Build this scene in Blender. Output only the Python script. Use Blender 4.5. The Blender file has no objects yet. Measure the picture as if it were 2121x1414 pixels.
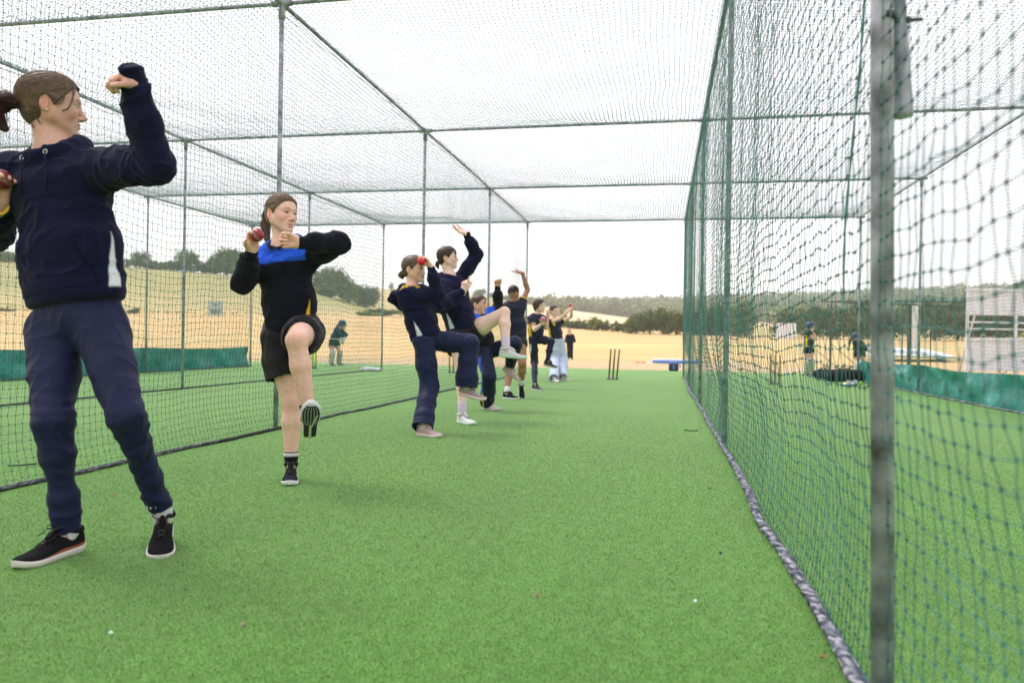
import bpy, bmesh, math, random
import numpy as np
from mathutils import Vector, Matrix

random.seed(7)
RNG = np.random.default_rng(11)
sc = bpy.context.scene
COL = sc.collection
V = lambda *a: np.array(a, dtype=float)

# ------------------------------------------------------------------ camera
F_PX, YAW, PIT, ROL = 1579.03, -.1957, -.0021, .0159
CAM = V(0, 0, .8)
FW = V(math.sin(YAW)*math.cos(PIT), math.cos(YAW)*math.cos(PIT), math.sin(PIT))
_r = V(math.cos(YAW), -math.sin(YAW), 0)
_u = np.cross(_r, FW)
RT = _r*math.cos(ROL) + _u*math.sin(ROL)
UP = np.cross(RT, FW)
cam_d = bpy.data.cameras.new("camera")
cam = bpy.data.objects.new("camera", cam_d)
COL.objects.link(cam)
cam.matrix_world = Matrix(((RT[0], UP[0], -FW[0], CAM[0]), (RT[1], UP[1], -FW[1], CAM[1]),
                           (RT[2], UP[2], -FW[2], CAM[2]), (0, 0, 0, 1)))
cam_d.sensor_width = 36
cam_d.lens = F_PX*36/2121
cam_d.clip_start = .05
cam_d.clip_end = 4000
cam_d.dof.use_dof = True
cam_d.dof.focus_distance = 4.6
cam_d.dof.aperture_fstop = 2.8
sc.camera = cam

# ------------------------------------------------------------------ sky, sun, exposure
SUN_EL, SUN_AZ = math.radians(58), math.radians(-70)   # azimuth measured from +Y towards +X
w = bpy.data.worlds.new("World")
sc.world = w
w.use_nodes = True
nt = w.node_tree
bg = nt.nodes['Background']
sky = nt.nodes.new('ShaderNodeTexSky')
sky.sky_type = 'NISHITA'
sky.sun_disc = False
sky.sun_elevation = SUN_EL
sky.sun_rotation = SUN_AZ
sky.air_density = 1.0
sky.dust_density = 4.0
cl = nt.nodes.new('ShaderNodeMix')
cl.data_type = 'RGBA'
cl.inputs[0].default_value = .9
cl.inputs[7].default_value = (11.6, 11.3, 11.9, 1)    # closed white cloud layer
nt.links.new(sky.outputs[0], cl.inputs[6])
nt.links.new(cl.outputs[2], bg.inputs[0])
bg.inputs[1].default_value = .108
sl = bpy.data.lights.new("sun", 'SUN')
sl.energy = 2.0
sl.angle = math.radians(15)
sl.color = (1, .96, .9)
so = bpy.data.objects.new("sun", sl)
COL.objects.link(so)
_sd = Vector((math.sin(SUN_AZ)*math.cos(SUN_EL), math.cos(SUN_AZ)*math.cos(SUN_EL), math.sin(SUN_EL)))
so.rotation_euler = _sd.to_track_quat('Z', 'Y').to_euler()
sc.view_settings.view_transform = 'Standard'
sc.view_settings.look = 'None'
sc.view_settings.gamma = 1
sc.view_settings.exposure = .36
sc.cycles.max_bounces = 6
sc.cycles.volume_bounces = 1
sc.cycles.transparent_max_bounces = 8
sc.cycles.caustics_reflective = False
sc.cycles.caustics_refractive = False


# ------------------------------------------------------------------ helpers
def ray(x, y):
    """direction of the sight line through photo pixel x, y (used for measuring the place)"""
    d = FW + RT*(x-1060.5)/F_PX - UP*(y-707)/F_PX
    return d


def P(x, y, Y):
    d = ray(x, y)
    return CAM + d*Y/d[1]


def G(x, y, z=0.):
    d = ray(x, y)
    return CAM + d*(z-.8)/d[2]


def nrm(v):
    v = np.asarray(v, float)
    return v/np.linalg.norm(v)


def mesh_obj(name, verts, faces, mat=None, parent=None, smooth=False, cols=None):
    me = bpy.data.meshes.new(name)
    if isinstance(faces, np.ndarray):
        k = faces.shape[1]
        me.vertices.add(len(verts))
        me.vertices.foreach_set('co', np.asarray(verts, np.float32).ravel())
        me.loops.add(faces.size)
        me.loops.foreach_set('vertex_index', faces.astype(np.int32).ravel())
        me.polygons.add(len(faces))
        me.polygons.foreach_set('loop_start', np.arange(0, faces.size, k, dtype=np.int32))
        me.update(calc_edges=True)
    else:
        me.from_pydata([tuple(map(float, v)) for v in verts], [], [tuple(f) for f in faces])
        me.update()
    if cols is not None:
        ca = me.color_attributes.new('Col', 'FLOAT_COLOR', 'POINT')
        c4 = np.ones((len(verts), 4), np.float32)
        c4[:, :3] = cols
        ca.data.foreach_set('color', c4.ravel())
    if smooth:
        me.polygons.foreach_set('use_smooth', np.ones(len(me.polygons), bool))
    ob = bpy.data.objects.new(name, me)
    COL.objects.link(ob)
    if mat is not None:
        me.materials.append(mat)
    if parent is not None:
        ob.parent = parent
    return ob


def tag(o, label=None, cat=None, group=None, kind=None):
    if label: o['label'] = label
    if cat: o['category'] = cat
    if group: o['group'] = group
    if kind: o['kind'] = kind
    return o


def empty(name, loc=(0, 0, 0), label=None, cat=None, group=None, kind=None):
    """a thing's Empty; children are built in world coordinates, then shifted"""
    o = bpy.data.objects.new(name, None)
    o.empty_display_size = .1
    COL.objects.link(o)
    o.location = tuple(float(v) for v in loc)
    o.matrix_parent_inverse = Matrix()
    return tag(o, label, cat, group, kind)


def settle(root):
    """children were modelled in world space: keep them there under the moved Empty"""
    inv = Matrix.Translation(-root.location)
    for c in root.children:
        c.matrix_parent_inverse = inv


class MB:
    """collects simple solids into one mesh"""
    def __init__(s):
        s.v, s.f, s.c, s.n = [], [], [], 0

    def add(s, v, f, col=None):
        v = np.asarray(v, float)
        s.v.append(v)
        s.f += [tuple(int(i)+s.n for i in q) for q in f]
        s.n += len(v)
        s.c.append(np.tile(np.array(col if col is not None else (1, 1, 1), float), (len(v), 1)))

    def box(s, c, size, R=None, col=None, bev=0):
        h = np.array(size)/2
        v = np.array([[x, y, z] for x in (-1, 1) for y in (-1, 1) for z in (-1, 1)])*h
        if R is not None: v = v@np.array(R)   # rows of R are the box axes
        s.add(v+np.array(c), [(0, 1, 3, 2), (4, 6, 7, 5), (0, 4, 5, 1), (2, 3, 7, 6), (0, 2, 6, 4), (1, 5, 7, 3)], col)

    def tube(s, pts, r, n=8, col=None, caps=True, flat=1.):
        pts = np.asarray(pts, float)
        m = len(pts)
        r = np.broadcast_to(np.asarray(r, float), (m,))
        t = np.gradient(pts, axis=0)
        t /= np.linalg.norm(t, axis=1)[:, None]+1e-12
        a = V(0, 0, 1) if abs(t[0][2]) < .9 else V(1, 0, 0)
        u = nrm(np.cross(t[0], a))
        vs = []
        for i in range(m):
            u = u-t[i]*(u@t[i]); u /= np.linalg.norm(u)
            w_ = np.cross(t[i], u)
            for k in range(n):
                th = 2*math.pi*k/n
                vs.append(pts[i]+r[i]*(math.cos(th)*u+math.sin(th)*w_*flat))
        fs = [(i*n+k, i*n+(k+1) % n, (i+1)*n+(k+1) % n, (i+1)*n+k) for i in range(m-1) for k in range(n)]
        if caps:
            fs += [tuple(range(n))[::-1], tuple((m-1)*n+k for k in range(n))]
        s.add(vs, fs, col)

    def ball(s, c, r, n=12, m=8, col=None, R=None):
        r = np.broadcast_to(np.asarray(r, float), (3,))
        vs = [(0, 0, 1.)]
        for i in range(1, m):
            a = math.pi*i/m
            for k in range(n):
                b = 2*math.pi*k/n
                vs.append((math.sin(a)*math.cos(b), math.sin(a)*math.sin(b), math.cos(a)))
        vs.append((0, 0, -1.))
        fs = [(0, 1+k, 1+(k+1) % n) for k in range(n)]
        for i in range(m-2):
            for k in range(n):
                a0 = 1+i*n
                fs.append((a0+k, a0+n+k, a0+n+(k+1) % n, a0+(k+1) % n))
        e = len(vs)-1
        a0 = 1+(m-2)*n
        fs += [(a0+(k+1) % n, a0+k, e) for k in range(n)]
        v = np.array(vs)*r
        if R is not None: v = v@np.array(R)
        s.add(v+np.array(c), fs, col)

    def build(s, name, mat, parent=None, smooth=False):
        return mesh_obj(name, np.vstack(s.v), s.f, mat, parent, smooth, np.vstack(s.c))


def hsh(i, j, k, seed=0):
    n = (i*374761393+j*668265263+k*2147483647+seed*974711) & 0xffffffff
    n = ((n ^ (n >> 13))*1274126177) & 0xffffffff
    return ((n ^ (n >> 16)) & 0xffff)/65535.


def vnoise(p, seed=0):
    """value noise -1..1 on an (n,3) array"""
    p = np.asarray(p, float)
    f = np.floor(p).astype(np.int64)
    t = p-f
    t = t*t*(3-2*t)
    o = np.zeros(len(p))
    for a in (0, 1):
        for b in (0, 1):
            for c in (0, 1):
                wt = (t[:, 0] if a else 1-t[:, 0])*(t[:, 1] if b else 1-t[:, 1])*(t[:, 2] if c else 1-t[:, 2])
                o += wt*hsh(f[:, 0]+a, f[:, 1]+b, f[:, 2]+c, seed)
    return o*2-1


# ------------------------------------------------------------------ materials
def mat_base(name, col=(.5, .5, .5), rough=.7, vcol=False, noise=None, bump=None, spec=.5, metal=0, sheen=0):
    """noise=(scale, amount), bump=(scale, strength, distance)"""
    m = bpy.data.materials.new(name)
    m.use_nodes = True
    N, L = m.node_tree.nodes, m.node_tree.links
    b = N['Principled BSDF']
    b.inputs['Roughness'].default_value = rough
    b.inputs['Specular IOR Level'].default_value = spec
    b.inputs['Metallic'].default_value = metal
    if sheen:
        b.inputs['Sheen Weight'].default_value = sheen
        b.inputs['Sheen Roughness'].default_value = .5
    tc = N.new('ShaderNodeTexCoord')
    src = None
    if vcol:
        a = N.new('ShaderNodeAttribute'); a.attribute_name = 'Col'
        src = a.outputs['Color']
    else:
        c = N.new('ShaderNodeRGB'); c.outputs[0].default_value = (*col, 1)
        src = c.outputs[0]
    if noise:
        nz = N.new('ShaderNodeTexNoise'); nz.inputs['Scale'].default_value = noise[0]
        nz.inputs['Detail'].default_value = 5
        L.new(tc.outputs['Object'], nz.inputs['Vector'])
        mr = N.new('ShaderNodeMapRange')
        mr.inputs[1].default_value = .3; mr.inputs[2].default_value = .7
        mr.inputs[3].default_value = 1-noise[1]; mr.inputs[4].default_value = 1+noise[1]
        L.new(nz.outputs[0], mr.inputs[0])
        mx = N.new('ShaderNodeVectorMath'); mx.operation = 'SCALE'
        L.new(src, mx.inputs[0]); L.new(mr.outputs[0], mx.inputs['Scale'])
        src = mx.outputs[0]
    L.new(src, b.inputs['Base Color'])
    if bump:
        nb = N.new('ShaderNodeTexNoise'); nb.inputs['Scale'].default_value = bump[0]
        nb.inputs['Detail'].default_value = 6
        L.new(tc.outputs['Object'], nb.inputs['Vector'])
        bp = N.new('ShaderNodeBump'); bp.inputs['Strength'].default_value = bump[1]
        bp.inputs['Distance'].default_value = bump[2]
        L.new(nb.outputs[0], bp.inputs['Height'])
        L.new(bp.outputs[0], b.inputs['Normal'])
    return m


M = {}
M['net'] = mat_base('net_twine', (.048, .185, .160), .6, noise=(3, .35))
M['net_dark'] = mat_base('net_twine_far', (.014, .07, .055), .6, noise=(3, .35))
M['steel'] = mat_base('galvanised_steel', (.29, .31, .37), .5, noise=(16, .6), bump=(60, .25, .002), metal=.08)
M['post'] = mat_base('weathered_steel', (.25, .26, .30), .6, noise=(11, .85), bump=(50, .4, .003), metal=.05)
M['rope'] = mat_base('weighted_rope', (.2, .2, .24), .8, vcol=True, noise=(60, .4), bump=(90, .6, .004))
M['sheet'] = mat_base('green_sheet', (.008, .24, .215), .3, noise=(3, .35), bump=(9, .5, .03))
M['white'] = mat_base('white_paint', (.72, .73, .78), .5, noise=(4, .12))
M['black'] = mat_base('dark_paint', (.02, .022, .025), .5, noise=(6, .2))
M['vc'] = mat_base('coloured_plastic', rough=.4, vcol=True, noise=(8, .08))
M['cloth'] = mat_base('fleece', rough=.95, vcol=True, noise=(240, .16), bump=(420, .35, .001), spec=.12, sheen=.06)
M['poly'] = mat_base('tracksuit_fabric', rough=.62, vcol=True, noise=(90, .08), bump=(300, .12, .001), spec=.22, sheen=.04)
M['skin'] = mat_base('skin', rough=.5, vcol=True, noise=(45, .09), bump=(500, .12, .0006), spec=.4)
_b = M['skin'].node_tree.nodes['Principled BSDF']
_b.inputs['Subsurface Weight'].default_value = .12
_b.inputs['Subsurface Radius'].default_value = (1, .35, .2)
_b.inputs['Subsurface Scale'].default_value = .006
M['hair'] = mat_base('hair', rough=.42, vcol=True, noise=(60, .15), spec=.3)
M['shoe'] = mat_base('shoe_upper', rough=.9, vcol=True, noise=(120, .12), bump=(600, .3, .0008), spec=.1)
M['leaf'] = mat_base('foliage', rough=.8, vcol=True, noise=(.6, .25), spec=.2)
M['bark'] = mat_base('bark', (.07, .05, .035), .9, noise=(3, .3))
# ------------------------------------------------------------------ ground
def turf_mat():
    m = bpy.data.materials.new('artificial_turf')
    m.use_nodes = True
    N, L = m.node_tree.nodes, m.node_tree.links
    b = N['Principled BSDF']
    b.inputs['Roughness'].default_value = .75
    b.inputs['Specular IOR Level'].default_value = .3
    b.inputs['Sheen Weight'].default_value = .32
    b.inputs['Sheen Roughness'].default_value = .38
    b.inputs['Sheen Tint'].default_value = (.85, 1, .66, 1)
    tc = N.new('ShaderNodeTexCoord')

    def noise(scale, det, sx=1, sy=1, rough=.5):
        mp = N.new('ShaderNodeMapping'); mp.inputs['Scale'].default_value = (sx, sy, 1)
        L.new(tc.outputs['Object'], mp.inputs[0])
        n = N.new('ShaderNodeTexNoise'); n.inputs['Scale'].default_value = scale
        n.inputs['Detail'].default_value = det; n.inputs['Roughness'].default_value = rough
        L.new(mp.outputs[0], n.inputs[0])
        return n.outputs[0]

    def ramp(src, stops):
        r = N.new('ShaderNodeValToRGB')
        e = r.color_ramp.elements
        e[0].position, e[0].color = stops[0][0], (*stops[0][1], 1)
        e[1].position, e[1].color = stops[-1][0], (*stops[-1][1], 1)
        for p_, c_ in stops[1:-1]:
            q = e.new(p_); q.color = (*c_, 1)
        L.new(src, r.inputs[0])
        return r.outputs[0]
    fine = noise(135, 4, 1.5, 1, .75)
    col = ramp(fine, [(.32, (.018, .060, .007)), (.45, (.066, .196, .020)), (.56, (.118, .302, .040)), (.68, (.29, .48, .15))])
    big = ramp(noise(.9, 7, 1.6, .45, .6), [(.3, (.84, .86, .86)), (.5, (1, 1, 1)), (.7, (1.16, 1.12, 1.10))])
    mx = N.new('ShaderNodeMix'); mx.data_type = 'RGBA'; mx.blend_type = 'MULTIPLY'; mx.inputs[0].default_value = 1
    L.new(col, mx.inputs[6]); L.new(big, mx.inputs[7])
    mid = ramp(noise(14, 4, 1.5, 1), [(.35, (.82, .85, .8)), (.65, (1.14, 1.1, 1.12))])
    mx2 = N.new('ShaderNodeMix'); mx2.data_type = 'RGBA'; mx2.blend_type = 'MULTIPLY'; mx2.inputs[0].default_value = 1
    L.new(mx.outputs[2], mx2.inputs[6]); L.new(mid, mx2.inputs[7])
    L.new(mx2.outputs[2], b.inputs['Base Color'])
    bp = N.new('ShaderNodeBump'); bp.inputs['Strength'].default_value = .8; bp.inputs['Distance'].default_value = .008
    L.new(fine, bp.inputs['Height'])
    L.new(bp.outputs[0], b.inputs['Normal'])
    return m


def field_mat():
    m = bpy.data.materials.new('dry_grass_field')
    m.use_nodes = True
    N, L = m.node_tree.nodes, m.node_tree.links
    b = N['Principled BSDF']
    b.inputs['Roughness'].default_value = .9
    b.inputs['Specular IOR Level'].default_value = .1
    at = N.new('ShaderNodeAttribute'); at.attribute_name = 'Col'
    tc = N.new('ShaderNodeTexCoord')
    last = at.outputs['Color']
    for sc_, lo, hi, sx in ((.06, (.9, .93, .85), (1.1, 1.08, 1.05), 1), (.5, (.85, .9, .8), (1.12, 1.08, 1.1), .4), (7, (.82, .82, .8), (1.15, 1.15, 1.15), .6)):
        mp = N.new('ShaderNodeMapping'); mp.inputs['Scale'].default_value = (sx, 1, 1)
        L.new(tc.outputs['Object'], mp.inputs[0])
        n = N.new('ShaderNodeTexNoise'); n.inputs['Scale'].default_value = sc_; n.inputs['Detail'].default_value = 6
        L.new(mp.outputs[0], n.inputs[0])
        r = N.new('ShaderNodeValToRGB')
        r.color_ramp.elements[0].position, r.color_ramp.elements[0].color = .32, (*lo, 1)
        r.color_ramp.elements[1].position, r.color_ramp.elements[1].color = .68, (*hi, 1)
        L.new(n.outputs[0], r.inputs[0])
        mx = N.new('ShaderNodeMix'); mx.data_type = 'RGBA'; mx.blend_type = 'MULTIPLY'; mx.inputs[0].default_value = 1
        L.new(last, mx.inputs[6]); L.new(r.outputs[0], mx.inputs[7])
        last = mx.outputs[2]
    L.new(last, b.inputs['Base Color'])
    return m


# terrain: for a set of compass directions the ground's apparent height at several distances was measured
DIST = [0, 24, 40, 60, 90, 120, 200, 300, 450, 700, 1000, 1250]
TER = {  # photo column of the direction : apparent rows at the distances from 60 m on
    -500: (700, 655, 636, 540, 535, 560, 600, 620, 690),
    0: (702, 660, 643, 541, 545, 580, 610, 630, 690),
    300: (705, 665, 648, 556, 565, 590, 610, 630, 690),
    500: (707, 668, 650, 572, 582, 600, 610, 630, 690),
    650: (710, 672, 652, 606, 605, 615, 620, 630, 690),
    790: (712, 678, 655, 645, 606, 600, 620, 635, 690),
    880: (713, 682, 662, 650, 612, 604, 622, 635, 690),
    1000: (714, 690, 668, 655, 625, 614, 628, 636, 690),
    1100: (715, 694, 672, 660, 634, 632, 634, 630, 690),
    1170: (716, 697, 678, 668, 648, 640, 634, 630, 690),
    1300: (717, 700, 686, 676, 664, 656, 634, 630, 690),
    1420: (718, 703, 691, 682, 672, 658, 630, 630, 690),
    1700: (720, 708, 700, 692, 678, 655, 626, 620, 690),
    2121: (722, 712, 705, 696, 676, 645, 612, 605, 690),
    2700: (724, 716, 710, 700, 680, 650, 620, 610, 690)}
TX = sorted(TER)


def ray_fp(x, y, d):
    """point on the sight line at a horizontal distance d"""
    r_ = ray(x, y)
    return CAM + r_*d/math.hypot(r_[0], r_[1])


def ter_profile(x):
    zs = []
    i = max(0, min(len(TX)-2, int(np.searchsorted(TX, x))-1))
    t = min(1, max(0, (x-TX[i])/(TX[i+1]-TX[i])))
    rows = (1-t)*np.array(TER[TX[i]], float)+t*np.array(TER[TX[i+1]], float)
    out = [-.012, -.012, -.10]
    for d, y in zip(DIST[3:], rows):
        out.append(float(ray_fp(x, y, d)[2]))
    return out


def smooth_interp(d, xs, ys):
    i = max(0, min(len(xs)-2, int(np.searchsorted(xs, d))-1))
    t = min(1, max(0, (d-xs[i])/(xs[i+1]-xs[i])))
    def sl(k):
        if k <= 0 or k >= len(xs)-1: return 0
        a = (ys[k]-ys[k-1])/(xs[k]-xs[k-1]); b = (ys[k+1]-ys[k])/(xs[k+1]-xs[k])
        return 0 if a*b <= 0 else 2*a*b/(a+b)
    h = xs[i+1]-xs[i]
    return ((2*t**3-3*t**2+1)*ys[i]+(t**3-2*t**2+t)*h*sl(i)+(-2*t**3+3*t**2)*ys[i+1]+(t**3-t**2)*h*sl(i+1))


def px_of(p):
    q = np.asarray(p, float)-CAM
    z = q@FW
    return 1060.5+F_PX*(q@RT)/z


def ground_z(x, y):
    d = math.hypot(x, y)
    if d < 24: return -.012
    px = px_of((x, y, .8))
    return smooth_interp(d, DIST, ter_profile(px))


def col_at(px, d, z):
    """dry field, greener strips, stubble: the field's own colours"""
    tan = V(.56, .39, .205)
    c = tan.copy()
    if 24 <= d < 40:
        t = (d-24)/16
        c = V(.46, .35, .24)*(1-t)+V(.55, .385, .205)*t
    if d >= 40:
        g = math.exp(-((d-62)/7)**2)*(.55 if px > 1150 else .15)
        c = tan*(1-g)+V(.44, .45, .20)*g
    if px < 760 and d > 118:
        t = min(1, (d-118)/12)
        c = c*(1-t)+(V(.34, .315, .15) if d > 150 else V(.42, .35, .18))*t
    if px > 1060 and d > 130:
        c = V(.66, .50, .34) if d < 420 else V(.14, .17, .06)
        if px > 1450 and d < 300: c = V(.40, .34, .16)
    if 760 <= px <= 1060 and d > 160:
        c = V(.45, .36, .19) if d < 440 else V(.2, .23, .1)
    return c


def build_ground():
    pxs = np.concatenate([np.linspace(-500, 2700, 190)])
    azs = [math.atan2(*(ray(px, 707)[:2])) for px in pxs]
    # continue all the way round behind the camera
    a0, a1 = azs[0], azs[-1]
    back = np.linspace(a1, a0+2*math.pi, 42)[1:-1]
    rings = np.concatenate([[6, 14, 20, 24, 30, 36, 40], np.linspace(45, 130, 30), np.linspace(140, 300, 26), np.linspace(330, 700, 20), [780, 880, 1000, 1100, 1250]])
    prof = [ter_profile(px) for px in pxs]
    cols, verts = [], []
    m = len(rings)
    for i, a in enumerate(list(azs)+list(back)):
        if i < len(azs):
            pr, px = prof[i], pxs[i]
        else:
            t = (i-len(azs)+1)/(len(back)+1)
            pr = list((1-t)*np.array(prof[-1])+t*np.array(prof[0])); px = 3000
        for d in rings:
            z = smooth_interp(d, DIST, pr)
            verts.append((math.sin(a)*d, math.cos(a)*d, z))
            cols.append(col_at(px, d, z))
    n = len(azs)+len(back)
    verts.append((0, 0, -.012)); cols.append(V(.5, .345, .17))
    faces = []
    for i in range(n):
        j = (i+1) % n
        for k in range(m-1):
            faces.append((i*m+k, i*m+k+1, j*m+k+1, j*m+k))
        faces.append((len(verts)-1, i*m, j*m))
    o = mesh_obj('field', verts, faces, field_mat(), smooth=True, cols=np.array(cols))
    tag(o, kind='structure')


build_ground()
XC, XA, XB, XD, XE = -10.5455, -6.9323, -3.2586, .4729, 4.2686
WX = dict(C=XC, A=XA, B=XB, D=XD, E=XE)
YR = [1.7442, 6.0377, 10.0631, 14.0697, 18.1692]
ZT = 3.655


def build_turf():
    xs = np.arange(-13.5, 7.51, .5)
    ys = np.arange(-3, 22.41, .42)
    v, f = [], []
    for i, x in enumerate(xs):
        for j, y in enumerate(ys):
            edge = j == len(ys)-1
            v.append((x, y+(RNG.normal()*.04 if edge else 0)+(.02*x if edge else 0), 0))
    for i in range(len(xs)-1):
        for j in range(len(ys)-1):
            a = i*len(ys)+j
            f.append((a, a+len(ys), a+len(ys)+1, a+1))
    o = mesh_obj('turf', v, f, turf_mat())
    tag(o, kind='structure')


build_turf()


# ------------------------------------------------------------------ cage frame
def build_frame():
    root = empty('net_cage_frame', (XD, YR[2], 0), 'grey galvanised steel tube frame of the cricket practice nets', 'cage frame')
    def nm(a, b, r, name, n=10):
        mb = MB(); mb.tube(np.linspace(a, b, 3), r, n); return mb.build(name, M['steel'], root, True)
    for k, x in WX.items():
        for j, y in enumerate(YR):
            if k == 'D' and j == 0: continue
            po = nm((x, y, 0), (x, y, ZT-.02), .021, 'post')
            mb = MB()
            mb.tube([(x, y, ZT-.14), (x, y, ZT+.03)], .028, 10)
            mb.tube([(x-.09, y, ZT), (x+.09, y, ZT)], .027, 10)
            mb.tube([(x, y-.08, ZT+.002), (x, y+.08, ZT+.002)], .027, 10)
            mb.build('clamp', M['steel'], po, True)
        nm((x, YR[0]-.6, ZT), (x, YR[-1], ZT), .018, 'rail')
    for y in YR:
        nm((XC, y, ZT), (XE, y, ZT), .018, 'crossbar')
    # near post with its spigot: the inner tube stands beside the upper tube that slid down
    x, y = XD+.002, YR[0]
    po = nm(tuple(G(1828, 1497)), tuple(P(1826, -1150, y)), .0232, 'post', 16)
    po.data.materials[0] = M['post']
    a, b = P(1871, 243, y+.03), P(1851, -60, y+.03)
    mb = MB()
    d = nrm(b-a)
    mb.tube([a, a+d*.01, a+d*2.0], .0205, 16)
    mb.build('sleeve_tube', M['steel'], po, True)
    mb = MB()
    c0 = P(1834, 40, y)
    mb.tube([c0-V(0, 0, .006), c0+V(0, 0, .008)], .026, 14)
    mb.box(P(1885, 42, y+.02), (.05, .008, .006)); mb.ball(P(1881, 42, y+.02), .008, 8, 6)
    mb.build('pipe_clamp', M['black'], po, True)
    settle(root)


build_frame()


# ------------------------------------------------------------------ nets
def strands(grid, r, knots=.0036, n=3):
    """grid (I,J,3) of net nodes -> tubes along both directions + a knot at every node"""
    I, J, _ = grid.shape
    vs, fs, off = [], [], 0
    for G_ in (grid, grid.transpose(1, 0, 2)):
        a, b, _ = G_.shape
        t = np.gradient(G_, axis=1)
        t /= np.linalg.norm(t, axis=2, keepdims=True)+1e-9
        ref = np.cross(t, V(.31, .87, .38)); ref /= np.linalg.norm(ref, axis=2, keepdims=True)
        w_ = np.cross(t, ref)
        rings = np.stack([G_+r*(math.cos(2*math.pi*k/n)*ref+math.sin(2*math.pi*k/n)*w_) for k in range(n)], axis=2)
        vs.append(rings.reshape(-1, 3))
        idx = off+np.arange(a*b*n).reshape(a, b, n)
        for k in range(n):
            k2 = (k+1) % n
            fs.append(np.stack([idx[:, :-1, k], idx[:, :-1, k2], idx[:, 1:, k2], idx[:, 1:, k]], -1).reshape(-1, 4))
        off += a*b*n
    if knots:
        c = grid.reshape(-1, 3)
        d = np.array([(1, 0, 0), (0, 1, 0), (-1, 0, 0), (0, -1, 0), (0, 0, 1), (0, 0, -1)])*knots
        vs.append((c[:, None, :]+d*V(1, 1, 1.25)).reshape(-1, 3))
        b0 = off+np.arange(len(c))[:, None]*6
        # two quads-as-diamonds per knot are enough for a lump: use 8 triangles folded as degenerate-free quads
        q = np.array([(4, 0, 5, 1), (4, 2, 5, 3), (0, 1, 2, 3)])
        for k in q:
            fs.append(b0+k[None, :])
    return np.vstack(vs), np.vstack(fs)


def wall_grid(x, y0, y1, seed, cell=.048, amp=1., billow=.06, rope_side=0.):
    ny = int((y1-y0)/cell/.97)
    nz = int(ZT/cell*1.03)
    yy = np.linspace(y0, y1, ny)
    tt = np.linspace(0, 1, nz)
    Y, T = np.meshgrid(yy, tt, indexing='ij')
    Z = T*ZT
    p = np.stack([Y.ravel()*1.1, T.ravel()*1.6, np.full(Y.size, seed*7.3)], 1)
    lat = vnoise(p, seed).reshape(Y.shape)*.05
    lat += vnoise(p*V(3.1, 1.0, 1), seed+1).reshape(Y.shape)*.020
    lat += vnoise(p*V(9, 2.5, 1), seed+2).reshape(Y.shape)*.006
    env = np.sin(np.clip(T, 0, 1)*math.pi)**.7
    # close to a post the net is tied, between posts it bellies
    dpost = np.min(np.abs(Y[..., None]-np.array(YR)), axis=-1)
    bay = np.clip(dpost/.9, 0, 1)
    calm = np.clip((Y-1.6)/2.5, .12, 1)*np.clip((15-Y)/4, .3, 1)
    X = x+lat*env*amp*(.35+.65*bay)*calm
    X += billow*np.exp(-((Z-.35)/.33)**2)*(.4+.6*bay)*(1+.5*vnoise(np.stack([Y.ravel(), 0*Y.ravel(), 0*Y.ravel()], 1)*.9, seed+9).reshape(Y.shape))
    X += rope_side*np.exp(-(Z/.12)**2)
    if x > 0 and x < 1: X -= .032*(1-np.exp(-(Z/.15)**2))
    # rows of mesh sag and ripple
    q = np.stack([Y.ravel()*2.2, T.ravel()*2.2, np.full(Y.size, 3.1)], 1)
    Z2 = Z-env*(.035*bay+.030*vnoise(q, seed+4).reshape(Y.shape)+.010*vnoise(q*V(4, 1.4, 1), seed+5).reshape(Y.shape))
    Y2 = Y+env*.018*amp*vnoise(q*V(2, 1.5, 1)+5, seed+6).reshape(Y.shape)
    Z2 = np.maximum(Z2, .012)
    # small jitter of every knot
    j = RNG.normal(size=(3,)+Y.shape)*.0022
    return np.stack([X+j[0], Y2+j[1], Z2+j[2]], -1)


def rope(mb, pts, r0, rnd, black=None):
    """bottom weight: shade cloth rolled and laced into the net, mottled grey and pale"""
    pts = np.asarray(pts, float)
    n = 10
    t = np.gradient(pts, axis=0); t /= np.linalg.norm(t, axis=1)[:, None]
    s_ = np.cross(t, V(0, 0, 1)); s_ /= np.linalg.norm(s_, axis=1)[:, None]
    m = len(pts)
    vs, cs = [], []
    for i in range(m):
        for k in range(n):
            th = 2*math.pi*k/n
            rr = r0*(1+.16*rnd.normal())
            vs.append(pts[i]+s_[i]*rr*math.cos(th)*1.15+V(0, 0, 1)*(rr*math.sin(th)*.8+r0*.8))
            v_ = rnd.random()
            c = V(.020, .028, .045) if v_ < .45 else (V(.13, .14, .18) if v_ < .76 else V(.34, .34, .38))
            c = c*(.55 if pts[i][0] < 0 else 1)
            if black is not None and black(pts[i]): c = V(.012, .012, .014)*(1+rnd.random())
            cs.append(c)
    fs = [(i*n+k, i*n+(k+1) % n, (i+1)*n+(k+1) % n, (i+1)*n+k) for i in range(m-1) for k in range(n)]
    mb.v.append(np.array(vs)); mb.c.append(np.array(cs)); mb.f += [tuple(q+mb.n for q in f) for f in fs]; mb.n += len(vs)


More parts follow.
